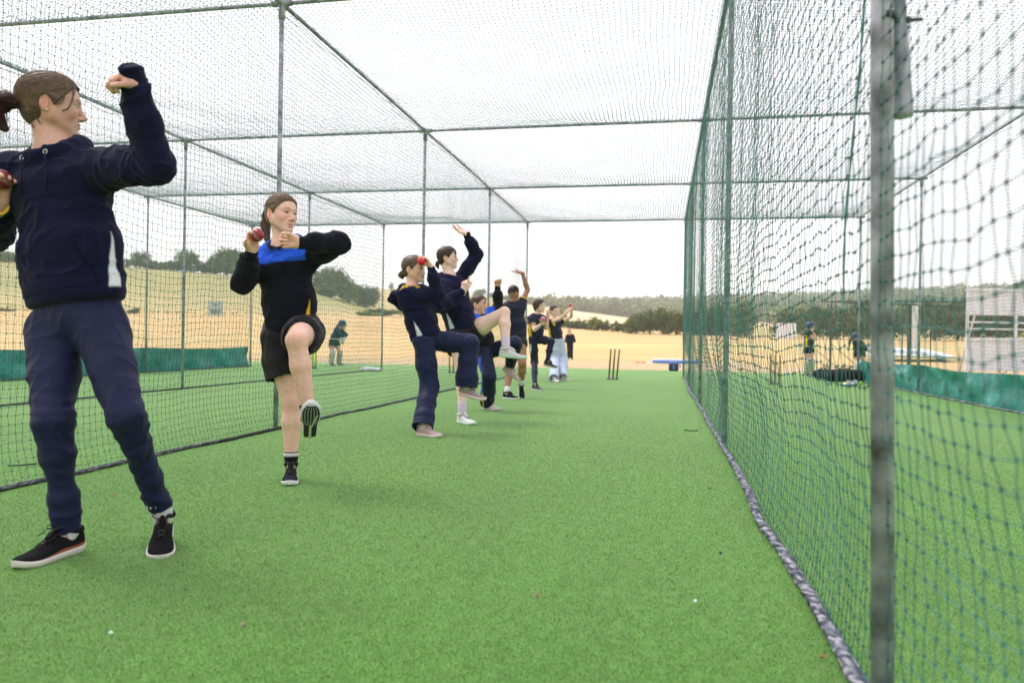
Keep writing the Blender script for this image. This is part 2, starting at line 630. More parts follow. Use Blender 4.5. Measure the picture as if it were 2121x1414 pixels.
def build_nets():
    spec = {
        'D': (.55, 18.17, 3, .62, .07, -.02, 'near green net wall crossing the right of the picture beside the grey post'),
        'B': (1.0, 18.17, 8, .8, -.05, .02, 'green net wall behind the row of girls, its foot weighted by a mottled roll'),
        'A': (4.0, 18.17, 14, .8, .04, 0, 'green net wall between the two lanes left of the girls'),
        'C': (7.0, 18.17, 21, .8, .04, 0, 'outermost green net wall on the left, with the green sheet along its foot'),
        'E': (1.7, 18.17, 27, .8, .05, 0, 'outermost green net wall on the right, in front of the white sight screen')}
    for k, (y0, y1, seed, amp, bil, rs, lab) in spec.items():
        g = wall_grid(WX[k], y0, y1, seed, amp=amp, billow=bil, rope_side=rs)
        v, f = strands(g, .0012, .0041 if k == 'D' else .0046)
        root = empty('net_wall', (WX[k], (y0+y1)/2, 0), lab, 'net', 'net walls of the practice cage')
        tag(root, kind='thing')
        mesh_obj('netting', v, f, M['net'], root)
        rnd = np.random.default_rng(seed)
        mb = MB()
        ys = np.arange(y0, y1, .022 if k in 'DB' else .05)
        jit = vnoise(np.stack([ys*1.1, ys*0, ys*0], 1), seed)*.022+vnoise(np.stack([ys*4, ys*0, ys*0], 1), seed)*.008
        pts = np.stack([WX[k]+rs+jit, ys, ys*0], 1)
        r0 = .0175 if k == 'D' else .015
        bl = (lambda p: 5.15 < p[1] < 6.2) if k == 'B' else ((lambda p: 9.6 < p[1] < 10.6) if k == 'A' else None)
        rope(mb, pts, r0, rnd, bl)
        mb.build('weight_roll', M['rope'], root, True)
        # lacing and head rope along the rail
        mb = MB()
        for y in np.arange(max(y0, 2), y1, .55):
            yy = y+rnd.normal()*.12
            mb.tube([(WX[k]-.021, yy, ZT-.004), (WX[k], yy+.01, ZT+.021), (WX[k]+.021, yy, ZT-.004), (WX[k], yy-.01, ZT-.022), (WX[k]-.021, yy, ZT-.004)], .004, 4)
        ys = np.linspace(max(y0, 2), y1, 260)
        sag = -.03-.05*np.abs(np.sin(ys*2.1+vnoise(np.stack([ys, ys*0, ys*0], 1), seed)*2))
        mb.tube(np.stack([WX[k]+.01*np.sin(ys*9), ys, ZT+sag], 1), .0035, 4)
        mb.build('lacing_cord', M['net_dark'], root)
        if k == 'D':
            mb = MB()
            zz = np.linspace(.9, ZT, 60)
            mb.tube(np.stack([XD-.02+.01*np.sin(zz*5), 1.97+.05*np.sin(zz*1.7)-.03*np.sin(zz*4.3), zz], 1), .0018+.0022*np.abs(np.sin(zz*23)), 6)
            mb.build('seam_cord', M['net'], root)
        settle(root)
    # roofs
    xs = [XC, XA, XB, XD, XE]
    names = ['net roof over the outermost left lane', 'net roof over the lane left of the girls', 'net roof over the lane where the girls stand', 'net roof over the right lane behind the near net wall']
    for i in range(4):
        x0, x1 = xs[i], xs[i+1]
        nx = int((x1-x0)/.05)
        ny = int((YR[-1]-YR[0])/.05)
        X, Y = np.meshgrid(np.linspace(x0, x1, nx), np.linspace(YR[0], YR[-1], ny), indexing='ij')
        u = (X-x0)/(x1-x0)
        s = np.zeros_like(Y)
        for a, b in zip(YR[:-1], YR[1:]):
            t = np.clip((Y-a)/(b-a), 0, 1)
            s += np.where((Y >= a) & (Y < b), np.sin(t*math.pi), 0)
        q = np.stack([X.ravel()*1.2, Y.ravel()*1.2, X.ravel()*0+i], 1)
        Z = ZT+.022-.20*(np.sin(u*math.pi)**.6)*s**.6+.03*vnoise(q, i).reshape(X.shape)*np.sin(u*math.pi)*s
        Y2 = Y+.05*vnoise(q*1.3, i+5).reshape(X.shape)*s; X2 = X+.05*vnoise(q*1.3, i+8).reshape(X.shape)*np.sin(u*math.pi)
        g = np.stack([X2, Y2, Z], -1)+RNG.normal(size=X.shape+(3,))*.003
        v, f = strands(g, .0011, .0064)
        o = mesh_obj('overhead_netting', v, f, M['net'])
        tag(o, names[i], 'net', 'roof nets of the practice cage', 'thing')


build_nets()
# ------------------------------------------------------------------ figures: implicit solids -> one skin
class Sdf:
    """ordered list of solids, smoothly joined, turned into one mesh"""
    def __init__(s):
        s.ops = []

    def cap(s, p0, p1, r0, r1, k=.02, side=None, mode='+', end=1.):
        """tapered capsule; r may be (a, b) = half width along side, half depth"""
        a0, b0 = r0 if hasattr(r0, '__len__') else (r0, r0)
        a1, b1 = r1 if hasattr(r1, '__len__') else (r1, r1)
        p0, p1 = V(*p0), V(*p1)
        d = p1-p0
        L = max(1e-5, np.linalg.norm(d))
        n = d/L
        sd = V(1, 0, 0) if side is None else V(*side)
        if abs(nrm(sd)@n) > .98: sd = V(.2, .9, .4)
        x = nrm(sd-n*(sd@n)); y = np.cross(n, x)
        m = max(a0, b0, a1, b1)
        s.ops.append((mode, k, np.minimum(p0, p1)-m, np.maximum(p0, p1)+m, ('cap', p0, n, L, x, y, a0, b0, a1, b1, end)))
        return s

    def ell(s, c, axes, rad, k=.02, mode='+'):
        c = V(*c); A = np.array(axes, float); r = V(*rad)
        m = np.abs(A*r[:, None]).sum(0)
        s.ops.append((mode, k, c-m, c+m, ('ell', c, A, r)))
        return s

    def cut(s, p, n, lo=None, hi=None):
        """remove everything on the side n points to"""
        s.ops.append(('c', 0, lo, hi, (V(*p), nrm(n))))
        return s

    def group(s, g, k=.01, mode='+'):
        lo = np.min([o[2] for o in g.ops if o[0] == '+' or o[0] == 'g+'], axis=0)
        hi = np.max([o[3] for o in g.ops if o[0] == '+' or o[0] == 'g+'], axis=0)
        s.ops.append(('g'+mode, k, lo, hi, g))
        return s

    def poly(s, pts, rad, k=.02, side=None, mode='+', end=1.):
        for i in range(len(pts)-1):
            s.cap(pts[i], pts[i+1], rad[i], rad[i+1], k, side, mode, end)
        return s

    @staticmethod
    def _val(q, X, Y, Z):
        if q[0] == 'cap':
            _, p0, n, L, x, y, a0, b0, a1, b1, end = q
            qx, qy, qz = X-p0[0], Y-p0[1], Z-p0[2]
            h = qx*n[0]+qy*n[1]+qz*n[2]
            t = np.clip(h/L, 0, 1)
            u = qx*x[0]+qy*x[1]+qz*x[2]
            v = qx*y[0]+qy*y[1]+qz*y[2]
            a = a0+(a1-a0)*t; b = b0+(b1-b0)*t
            c = np.minimum(a, b)
            z = (h-t*L)/end
            return (np.sqrt((u/a)**2+(v/b)**2+(z/c)**2)-1)*c
        _, c, A, r = q
        qx, qy, qz = X-c[0], Y-c[1], Z-c[2]
        e = 0
        for i in range(3):
            e = e+((qx*A[i][0]+qy*A[i][1]+qz*A[i][2])/r[i])**2
        return (np.sqrt(e)-1)*r.min()

    def eval(s, F, ax):
        for mode, k, lo, hi, q in s.ops:
            sl = []
            for a in range(3):
                m = .012+k
                if lo is None: sl.append(slice(0, len(ax[a]))); continue
                i0 = max(0, int(np.searchsorted(ax[a], lo[a]-m))-1)
                i1 = int(np.searchsorted(ax[a], hi[a]+m))+1
                sl.append(slice(i0, min(len(ax[a]), i1)))
            sub = [ax[a][sl[a]] for a in range(3)]
            if min(len(z) for z in sub) == 0: continue
            X, Y, Z = sub[0][:, None, None], sub[1][None, :, None], sub[2][None, None, :]
            f = F[sl[0], sl[1], sl[2]]
            if mode == 'c':
                p, n = q
                d = ((X-p[0])*n[0]+(Y-p[1])*n[1]+(Z-p[2])*n[2]).astype(np.float32)
                f[:] = np.maximum(f, d); continue
            if mode[0] == 'g':
                d = np.full(f.shape, .2, np.float32)
                q.eval(d, sub)
                mode = mode[1:]
            else:
                d = s._val(q, X, Y, Z).astype(np.float32)
            if mode == '+':
                h = np.maximum(k-np.abs(f-d), 0)/max(k, 1e-6)
                f[:] = np.minimum(f, d)-h*h*k*.25
            else:
                h = np.maximum(k-np.abs(-f-d), 0)/max(k, 1e-6)
                f[:] = np.maximum(f, -d)+h*h*k*.25

    def mesh(s, res, fine=(), pad=.02):
        """fine: list of (centre, halfsize, res)"""
        lo = np.min([o[2] for o in s.ops if o[0] in ('+', 'g+')], axis=0)-pad
        hi = np.max([o[3] for o in s.ops if o[0] in ('+', 'g+')], axis=0)+pad
        ax = []
        for a in range(3):
            x, out = lo[a], []
            while x < hi[a]+res:
                out.append(x)
                st = res
                for c, h, r_ in fine:
                    if c[a]-h-st < x < c[a]+h: st = min(st, r_)
                x += st
            ax.append(np.array(out))
        F = np.full([len(a) for a in ax], .2, np.float32)
        s.eval(F, ax)
        return surface_nets(F, ax)


def surface_nets(F, ax):
    S = F < 0
    nx, ny, nz = F.shape
    c = np.zeros((nx-1, ny-1, nz-1), np.int8)
    for i in (0, 1):
        for j in (0, 1):
            for k in (0, 1):
                c += S[i:nx-1+i, j:ny-1+j, k:nz-1+k]
    I, J, K = np.nonzero((c > 0) & (c < 8))
    idx = np.full(c.shape, -1, np.int32)
    idx[I, J, K] = np.arange(len(I))
    del c
    cr = {}
    for i in (0, 1):
        for j in (0, 1):
            for k in (0, 1):
                cr[i, j, k] = F[I+i, J+j, K+k]
    acc = np.zeros((len(I), 3)); cnt = np.zeros(len(I))
    for a in range(3):
        o = [b for b in range(3) if b != a]
        for p in (0, 1):
            for q in (0, 1):
                c0 = [0, 0, 0]; c0[o[0]] = p; c0[o[1]] = q
                c1 = list(c0); c1[a] = 1
                f0, f1 = cr[tuple(c0)], cr[tuple(c1)]
                m = (f0 < 0) != (f1 < 0)
                t = np.where(m, f0/np.where(m, f0-f1, 1), 0)
                for b, val in ((o[0], p), (o[1], q)):
                    acc[:, b] += m*val
                acc[:, a] += m*t
                cnt += m
    fr = acc/cnt[:, None]
    base = (I, J, K)
    v = np.empty((len(I), 3))
    for a in range(3):
        A = ax[a]
        v[:, a] = A[base[a]]*(1-fr[:, a])+A[base[a]+1]*fr[:, a]
    faces = []
    for a in range(3):
        b, d = (a+1) % 3, (a+2) % 3
        sl0 = [slice(1, -1)]*3; sl1 = [slice(1, -1)]*3
        sl0[a] = slice(0, -1); sl1[a] = slice(1, None)
        s0, s1 = S[tuple(sl0)], S[tuple(sl1)]
        for flip, m in ((False, s0 & ~s1), (True, ~s0 & s1)):
            E = list(np.nonzero(m))
            for o in range(3):
                if o != a: E[o] = E[o]+1
            def at(db, dd):
                q = [e.copy() for e in E]
                q[b] -= db; q[d] -= dd
                return idx[q[0], q[1], q[2]]
            f = np.stack([at(1, 1), at(0, 1), at(0, 0), at(1, 0)], 1)
            if flip: f = f[:, ::-1]
            faces.append(f)
    f = np.vstack(faces)
    f = f[(f >= 0).all(1)]
    return v, f


def relax(v, f, it=1, lam=.5):
    n = len(v)
    a = np.concatenate([f[:, i] for i in range(4)]+[f[:, (i+1) % 4] for i in range(4)])
    b = np.concatenate([f[:, (i+1) % 4] for i in range(4)]+[f[:, i] for i in range(4)])
    d = np.bincount(a, minlength=n)[:, None]
    for _ in range(it):
        s_ = np.stack([np.bincount(a, weights=v[b, c], minlength=n) for c in range(3)], 1)/np.maximum(d, 1)
        v = v+(s_-v)*lam
    return v


def vnormals(v, f):
    n = np.cross(v[f[:, 2]]-v[f[:, 0]], v[f[:, 3]]-v[f[:, 1]])
    out = np.zeros_like(v)
    for c in range(3):
        for k in range(4):
            out[:, c] += np.bincount(f[:, k], weights=n[:, c], minlength=len(v))
    return out/(np.linalg.norm(out, axis=1)[:, None]+1e-12)


# ------------------------------------------------------------------ head, hand, shoe
def head_sdf(S, C, f, u, s, k=1., wide=1., nose=1.):
    """C: head centre (eye level, between the ears); f forward, u up, s to the person's left"""
    A = (f, s, u)
    def p(a, b, c): return C+k*(a*f+b*s*wide+c*u)
    def R(*r): return [k*x for x in r]
    S.ell(p(-.012, 0, .027), A, R(.096, .074, .083), k*.02)
    S.ell(p(.030, 0, .015), A, R(.056, .060, .066), k*.03)
    S.ell(p(.036, 0, -.040), A, R(.048, .054, .061), k*.025)
    for e in (1, -1):
        S.cap(p(.002, e*.050, -.045), p(.066, e*.012, -.096), k*.020, k*.015, k*.03)
        S.cap(p(-.01, e*.055, -.02), p(.002, e*.050, -.05), k*.018, k*.02, k*.02)
        S.ell(p(.052, e*.036, -.025), A, R(.024, .023, .025), k*.02)
        S.cap(p(.085, e*.010, .020), p(.070, e*.046, .021), k*.008, k*.007, k*.014)
    S.ell(p(.074, 0, -.099), A, R(.014, .018, .013), k*.018)
    S.ell(p(.070, 0, -.066), A, R(.020, .026, .026), k*.018)
    for e in (1, -1):
        S.ell(p(.094, e*.031, .003), A, R(.015, .015, .011), k*.012, '-')
        S.ell(p(.0725, e*.031, .002), A, R(.0125, .0135, .0125), k*.003)
        S.cap(p(.0835, e*.019, .0085), p(.0765, e*.044, .0075), k*.0035, k*.003, k*.004)
    S.cap(p(.083, 0, .012), p(.104-(1-nose)*.03, 0, -.030), R(.0075*nose, .0075*nose), R(.011*nose, .010*nose), k*.010, s)
    S.ell(p(.109-(1-nose)*.03, 0, -.034), A, R(.0095*nose, .0105*nose, .0085*nose), k*.006)
    for e in (1, -1):
        S.ell(p(.094, e*.0125, -.040), A, R(.011, .0072, .0075), k*.006)
        S.ell(p(.099, e*.006, -.046), A, R(.005, .003, .003), k*.003, '-')
    # lips
    for e in (1, -1):
        S.cap(p(.0915, e*.003, -.0615), p(.080, e*.022, -.0665), k*.0042, k*.002, k*.005)
        S.cap(p(.0895, 0, -.0725), p(.079, e*.019, -.0675), k*.0052, k*.002, k*.005)
    S.cap(p(.097, -.016, -.0672), p(.097, .016, -.0672), k*.0035, k*.0035, k*.003, mode='-')
    S.ell(p(.088, 0, -.084), A, R(.006, .014, .004), k*.008, '-')
    # ears
    for e in (1, -1):
        en = nrm(s*e*.9-f*.45)
        ef = nrm(f-en*(f@en)+u*.12); eu = np.cross(ef, en)
        S.ell(p(-.020, e*.075, -.006), (ef, en, eu), R(.018, .0075, .031), k*.006)
        S.ell(p(-.017, e*.083, -.001), (ef, en, eu), R(.0105, .008, .020), k*.003, '-')
        S.ell(p(-.014, e*.073, -.031), (ef, en, eu), R(.009, .007, .009), k*.006)


def head_paint(v, c, C, f, u, s, k, look=None, skin=None, eye=(.10, .065, .035), brow=(.07, .045, .03), lip=(.42, .12, .11), wide=1.):
    q = (v-C)/k
    a, b, h = q@f, q@s/wide, q@u
    def blend(m, col, w_=1.):
        m = (np.clip(m, 0, 1)*w_)[:, None]
        c[:] = c*(1-m)+np.array(col)*m
    ab = np.abs(b)
    front = a > .055
    # lips
    hl = -.067+.004*(ab/.02)
    wd = .0105*np.sqrt(np.clip(1-(ab/.0235)**2, 0, 1))
    blend(front*np.clip((wd*.8-np.abs(h-hl))/.003+.5, 0, 1)*(wd > 0), lip, .75)
    blend((front & (np.abs(h-(-.0672)) < .0014) & (ab < .021)).astype(float), (.12, .03, .03), .8)
    # warmer cheeks and nose tip
    blend(front*np.exp(-(((ab-.042)/.018)**2+((h+.03)/.018)**2)), np.array(skin)*V(1.05, .72, .72), .5)
    blend(front*np.exp(-((ab/.012)**2+((h+.036)/.012)**2)), np.array(skin)*V(1.02, .75, .75), .4)
    # ears
    blend(((ab > .068) & (a < .01) & (np.abs(h+.008) < .04)).astype(float), np.array(skin)*V(1.05, .68, .62), .55)
    # brows
    hb = .0225-.35*np.abs(ab-.030)
    blend(front*np.clip((.0032-np.abs(h-hb-.005))/.003+.5, 0, 1)*np.clip((ab-.011)/.004, 0, 1)*np.clip((.050-ab)/.008, 0, 1), brow, .62)
    # eyes
    for e in (1, -1):
        eb = b-e*.031
        he = .0005+.0025*(e*eb/.014)
        op = .0053*np.sqrt(np.clip(1-(eb/.0152)**2, 0, 1))
        on = front & (np.abs(eb) < .0152) & (np.abs(h-he) < op)
        blend(on.astype(float), (.55, .50, .48), .9)
        lx = 0 if look is None else look[0]; lh = 0 if look is None else look[1]
        ir = np.hypot(eb-lx, h-he-lh)
        blend((on & (ir < .0074)).astype(float), eye)
        blend((on & (ir < .0030)).astype(float), (.01, .01, .01))
        lash = front & (np.abs(eb) < .0165) & (np.abs(h-he-op) < .0017)
        blend(lash.astype(float), (.035, .02, .015), .85)
        blend((front & (np.abs(eb) < .0155) & (np.abs(h-he+op) < .0009)).astype(float), (.2, .1, .08), .5)


def hand_sdf(S, W, d, n, left, k=1., curl=(.4, .5, .6, .7), spread=.10, thumb=(.6, .35), tcurl=.35):
    """W wrist, d towards the knuckles, n out of the palm; curl per finger index..little (rad per joint)"""
    d = nrm(d); n = nrm(n-d*(n@d))
    w_ = np.cross(d, n)*(1 if left else -1)      # towards the thumb side
    K = W+d*.088*k
    S.cap(W-d*.02*k, W+d*.015*k, (.027*k, .020*k), (.031*k, .019*k), .012, w_)
    S.cap(W+d*.012*k, W+d*.074*k, (.033*k, .0165*k), (.039*k, .0125*k), .012, w_)
    S.ell(W+d*.035*k+w_*.020*k+n*.010*k, (d, w_, n), (.032*k, .015*k, .013*k), .008)
    S.ell(W+d*.035*k-w_*.020*k+n*.008*k, (d, w_, n), (.034*k, .013*k, .012*k), .008)
    tips = []
    for i, (off, L, r) in enumerate(((.0285, .074, .0088), (.0095, .082, .009), (-.0095, .076, .0086), (-.0275, .060, .0078))):
        p = K+w_*off*k+d*(-.006+(-.004, .002, 0, -.008)[i])*k
        a = (i-1.4)*-spread
        dd = nrm(d*math.cos(a)+w_*math.sin(a))
        c = curl[i] if hasattr(curl[i], '__len__') else (curl[i],)*3
        tot = 0
        q = p
        rr = r*k
        for j, fr in enumerate((.46, .30, .24)):
            tot += c[j]
            e = dd*math.cos(tot)+n*math.sin(tot)
            q2 = q+e*L*fr*k
            r2 = rr*.93
            S.cap(q, q2, rr, r2, .0035 if j else .008)
            q, rr = q2, r2
        tips.append(q)
    # thumb
    b0 = W+d*.022*k+w_*.024*k+n*.004*k
    t1 = nrm(d*math.cos(thumb[0])+w_*math.sin(thumb[0])+n*thumb[1])
    b1 = b0+t1*.042*k
    t2 = nrm(t1+(d*.6-w_*.5)*tcurl+n*tcurl*.5)
    b2 = b1+t2*.032*k
    t3 = nrm(t2+(d*.5-w_*.5)*tcurl+n*tcurl*.5)
    b3 = b2+t3*.024*k
    S.cap(b0, b1, .0145*k, .0115*k, .012)
    S.cap(b1, b2, .0112*k, .0098*k, .004)
    S.cap(b2, b3, .0100*k, .0080*k, .004)
    return K, tips


def shoe(parent, ank, f, u, L=.25, up=(.008, .008, .010), sole=(.7, .68, .66), stripe=None, toe=None, lace=None, k_h=1., tread=False, label=None, arch=None):
    """ank: ankle joint; f towards the toes, u up through the sole"""
    f = nrm(f); u = nrm(u-f*(u@f)); s_ = np.cross(u, f)
    hgt = .088
    O = ank-f*L*.22-u*hgt                      # heel end on the ground line
    st = [(0, .012), (.03, .026), (.10, .033), (.25, .0335), (.42, .034), (.58, .041), (.72, .0455), (.84, .042), (.93, .030), (.985, .014), (1, .005)]
    spring = lambda x: .016*max(0, (x-.72)/.28)**2+.006*max(0, (.1-x)/.1)**2
    th = lambda x: .030-.008*x
    mb = MB()
    rows = []
    for x, w_ in st:
        w_ *= L/.26
        off = .006*math.sin(min(1, x)*math.pi)*0
        ring = []
        for b, z, e in ((-1, 0, .86), (-1, .3, 1.0), (-1, .8, 1.04), (-1, 1, .94), (1, 1, .94), (1, .8, 1.04), (1, .3, 1.0), (1, 0, .86)):
            ring.append(O+f*x*L+s_*(b*w_*e+off)+u*(spring(x)+z*th(x)))
        rows.append(ring)
    vs = np.array(rows).reshape(-1, 3)
    fs = []
    m = len(st)
    for i in range(m-1):
        for k in range(8):
            fs.append((i*8+k, i*8+(k+1) % 8, (i+1)*8+(k+1) % 8, (i+1)*8+k))
    fs += [tuple(range(8))[::-1], tuple((m-1)*8+k for k in range(8))]
    cs = np.tile(np.array(sole, float), (len(vs), 1))
    sh_v, sh_c = [], []
    mb.v, mb.f, mb.n, mb.c = [vs], fs, len(vs), [cs]
    # upper
    hs = [(0, .030), (.02, .052), (.08, .066), (.16, .060), (.26, .058), (.34, .066), (.42, .060), (.52, .047), (.64, .035), (.76, .027), (.87, .021), (.94, .014), (.985, .006)]
    U = MB()
    angs = [0, .04, .10, .13, .3, .5, .75, 1.0, 1.28, math.pi/2]
    angs = angs+[math.pi-q for q in angs[-2::-1]]
    n = len(angs)
    vs, cs = [], []
    for x, h in hs:
        w_ = np.interp(x, [a for a, b in st], [b for a, b in st])*L/.26*.95
        zb = spring(x)+th(x)-.006
        for k in range(n):
            a = angs[k]
            ca, sa = math.cos(a), math.sin(a)
            p_ = abs(ca)**.75*(1 if ca > 0 else -1)*w_*(1-.28*max(0, sa)**2*(1 if x > .02 else 0)*(h > .045))
            z_ = h*k_h*sa**.62 if sa > 0 else 0
            vs.append(O+f*x*L+s_*p_+u*(zb+z_))
            c = V(*up)
            if stripe is not None and (k < 3 or k > n-4): c = V(*stripe)
            if toe is not None and x > .86: c = V(*toe)
            if arch is not None and .35 < x < .62 and z_ < h*.8: c = V(*arch)
            cs.append(c)
    m = len(hs)
    fs = [(i*n+k, (i+1)*n+k, (i+1)*n+k+1, i*n+k+1) for i in range(m-1) for k in range(n-1)]
    fs += [tuple(range(n)), tuple((m-1)*n+k for k in range(n))[::-1]]
    U.v, U.f, U.n, U.c = [np.array(vs)], fs, len(vs), [np.array(cs)]
    # collar roll and tongue
    ring = []
    for k in range(15):
        a = 2*math.pi*k/14
        ring.append(O+f*L*(.19+.15*math.cos(a))+s_*.033*math.sin(a)*L/.26+u*(th(.2)+.060+.008*math.cos(a)**2+.006*math.cos(a)))
    U.tube(ring, .0095, 8, up, caps=False)
    U.cap_ = None
    U.tube([O+f*L*.335+u*.104, O+f*L*.38+u*.094, O+f*L*.46+u*.080, O+f*L*.56+u*.066], [.008, .012, .013, .008], 10, up, flat=1.7)
    so_ = U.build('shoe', M['shoe'], parent, True)
    if label: so_['label'] = label
    b = mb.build('sole', M['vc'], so_, False)
    for p in b.data.polygons: p.use_smooth = len(p.vertices) == 4
    if tread:
        T = MB()
        for i in range(11):
            for j in range(-2, 3):
                x = .45+i*.045
                wj = np.interp(x, [a for a, b_ in st], [b_ for a, b_ in st])
                c = O+f*x*L+s_*j*wj*.34-u*.001+u*spring(x)
                T.box(c-u*.003, (L*.018, .004, .004), (f, s_, u), (.5, .5, .5))
        wl = [np.interp(.06+i*.088, [a for a, b_ in st], [b_ for a, b_ in st])*L/.26*.86 for i in range(11)]
        pl = [O+f*(.06+i*.088)*L+s_*e*wl[i]+u*(spring(.06+i*.088)-z_) for z_ in (0, .003) for i in range(11) for e in (-1, 1)]
        T.add(pl, [(2*i, 2*i+1, 2*i+3, 2*i+2) for i in range(10)]+[(22+2*i+2, 22+2*i+3, 22+2*i+1, 22+2*i) for i in range(10)], (.012, .012, .014))
        T.box(O+f*L*.22-u*.004, (L*.40, .012, .004), (f, s_, u), (.6, .6, .6))
        T.box(O+f*L*.55-u*.004+s_*.018, (L*.35, .008, .004), (nrm(f+s_*.25), nrm(s_-f*.25), u), (.6, .6, .6))
        o_ = T.build('tread', M['vc'], so_); o_['kind'] = 'stuff'
    if lace is not None:
        Lc = MB()
        zt = lambda x: np.interp(x, [a for a, b_ in hs], [b_ for a, b_ in hs])*k_h+th(x)+.004
        for i in range(5):
            x = .36+i*.065
            e = .017-.001*i
            Lc.tube([O+f*x*L-s_*e+u*(zt(x)-.006), O+f*(x+.02)*L+u*(zt(x)+.006), O+f*(x+.045)*L+s_*e+u*(zt(x+.045)-.006)], .0022, 5, lace)
            Lc.tube([O+f*x*L+s_*e+u*(zt(x)-.006), O+f*(x+.02)*L+u*(zt(x)+.007), O+f*(x+.045)*L-s_*e+u*(zt(x+.045)-.006)], .0022, 5, lace)
        c0 = O+f*.37*L+u*(zt(.37)+.010)
        for e in (1, -1):
            lp = [c0]+[c0+s_*e*(.030*math.sin(a)+.004)+f*(.012-.018*math.cos(a))+u*(.012*math.sin(a)) for a in np.linspace(.3, 2.9, 7)]+[c0]
            Lc.tube(lp, .0022, 5, lace)
            Lc.tube([c0, c0+s_*e*.015+f*.03+u*.006, c0+s_*e*.022+f*.06-u*.014], .0020, 5, lace)
        Lc.build('lace', M['vc'], so_, True)
    return so_


def wrinkle(v, nrmls, amp, scale, seed, stretch=(1, 1, 2.2)):
    """soft ridged folds"""
    q = v*np.array(stretch)*scale
    wq = q+.7*np.stack([vnoise(q*.6+3, seed+3), vnoise(q*.6+9, seed+4), vnoise(q*.6, seed+5)], 1)
    r = (1-np.abs(vnoise(wq, seed)))**4*2.2-.6
    r2 = (1-np.abs(vnoise(wq*2.3+4, seed+1)))**4*2-.5
    d = amp*(r*.75+r2*.45)
    return v+nrmls*np.asarray(d)[:, None]


# ------------------------------------------------------------------ hair
def hair_cap(C, f, u, s, k, th=.008, wide=1., low=0., grow=0.):
    """pulled-back hair lying on the skull, cut along the hairline"""
    S = Sdf()
    A = (f, s, u)
    def p(a, b, c): return C+k*(a*f+b*s*wide+c*u)
    S.ell(p(-.014, 0, .027), A, [k*(.096+th+grow), k*(.074+th*.8+grow), k*(.083+th+grow)], .01)
    S.ell(p(.022, 0, .042), A, [k*(.058+th*.6), k*(.061+th*.8), k*(.056+th)], k*.03)
    S.ell(p(-.050, 0, -.035), A, [k*.045, k*.050, k*.050], k*.03)
    n1 = nrm(.80*f-.60*u)
    S.cut(p(.074+low*.3, 0, .066-low), n1)
    for e in (1, -1):
        S.ell(p(-.012, e*.088, -.016), A, [k*.027, k*.026, k*.037], k*.004, '-')
    return S


def strands_on_skull(mb, C, f, u, s, k, tail, n, col, rnd, th=.008, r=.0011, wide=1., low=0.):
    """combed strands from the hairline over the skull to the tie"""
    c0 = C+k*(-.014*f+.027*u)
    rad = np.array([.096+th, .074+th*.8, .083+th])*k
    A = np.array([f, s*wide, u])
    td = nrm(tail-c0)
    for i in range(n):
        a = rnd.uniform(-math.pi, math.pi)
        # hairline direction: front arc and sides
        if rnd.random() < .75:
            b = rnd.uniform(-1.45, 1.45)
            d0 = nrm(f*math.cos(b)*.98+s*math.sin(b)*1.0+u*(.37*math.cos(b)+.06-low*4+abs(rnd.normal())*.12))
            if abs(b) > 1.2 and rnd.random() < .5: continue
        else:
            b = rnd.uniform(-1, 1)
            d0 = nrm(-f*.35+s*b*.8-u*.75)
        th0 = math.acos(max(-1, min(1, d0@td)))
        pts = []
        wob = rnd.normal()*.05
        ok = True
        for t in np.linspace(0, 1, 12):
            d = (math.sin((1-t)*th0)*d0+math.sin(t*th0)*td)/max(1e-4, math.sin(th0))
            d = nrm(d+np.cross(d, td)*wob*math.sin(t*math.pi))
            l = np.array([d@f, d@s, d@u])
            rr = 1/math.sqrt(((l/rad)**2).sum())
            r2_ = V(.058+th*.6, .061+th*.8, .056+th)*k
            qa = (c0-C)@A.T-k*V(.022, 0, .042); qb = d@A.T
            aa, bb, cc = ((qb/r2_)**2).sum(), ((qa*qb)/r2_**2).sum(), ((qa/r2_)**2).sum()-1
            disc = bb*bb-aa*cc
            if disc > 0:
                r2 = (-bb+math.sqrt(disc))/aa
                h_ = max(0, .03*k-abs(r2-rr))/(.03*k)
                rr = max(rr, r2)+h_*h_*.03*k*.25
            pnt = c0+d*(rr+k*(.0005+.0015*rnd.random()))
            q = (pnt-C)/k
            if t > .1 and t < .8 and ((q@f+.016)/.024)**2+((q@u+.012)/.034)**2 < 1: ok = False; break
            pts.append(pnt)
        if not ok: continue
        pts[-1] = tail*.5+pts[-1]*.5
        c = np.array(col)*(.5+1.0*rnd.random())*(V(1.7, 1.5, 1.3) if rnd.random() < .25 else 1)
        mb.tube(pts, [r*k*.5]+[r*k]*10+[r*k*.8], 4, c, caps=False)


def tail_strands(mb, pts, radii, n, col, rnd, r=.0013, flare=1.):
    pts = np.array(pts, float)
    m = len(pts)
    t = np.gradient(pts, axis=0); t /= np.linalg.norm(t, axis=1)[:, None]
    a = nrm(np.cross(t[0], V(.3, .8, .1))); 
    for i in range(n):
        th, q = rnd.uniform(0, 2*math.pi), math.sqrt(rnd.random())
        out = []
        wv = rnd.normal(size=2)*.15
        L = rnd.uniform(.82, 1.0)
        for j in range(m):
            x = nrm(a-t[j]*(a@t[j])); y = np.cross(t[j], x)
            rr = radii[j]*q
            tt = j/(m-1)*L
            pj = pts[0]*0
            jj = tt*(m-1); j0 = min(m-2, int(jj)); fr = jj-j0
            pj = pts[j0]*(1-fr)+pts[j0+1]*fr
            out.append(pj+x*rr*math.cos(th+wv[0]*j)+y*rr*math.sin(th+wv[1]*j))
        c = np.array(col)*(.5+.9*rnd.random())
        mb.tube(out, [r]*(m-1)+[r*.3], 4, c, caps=False)
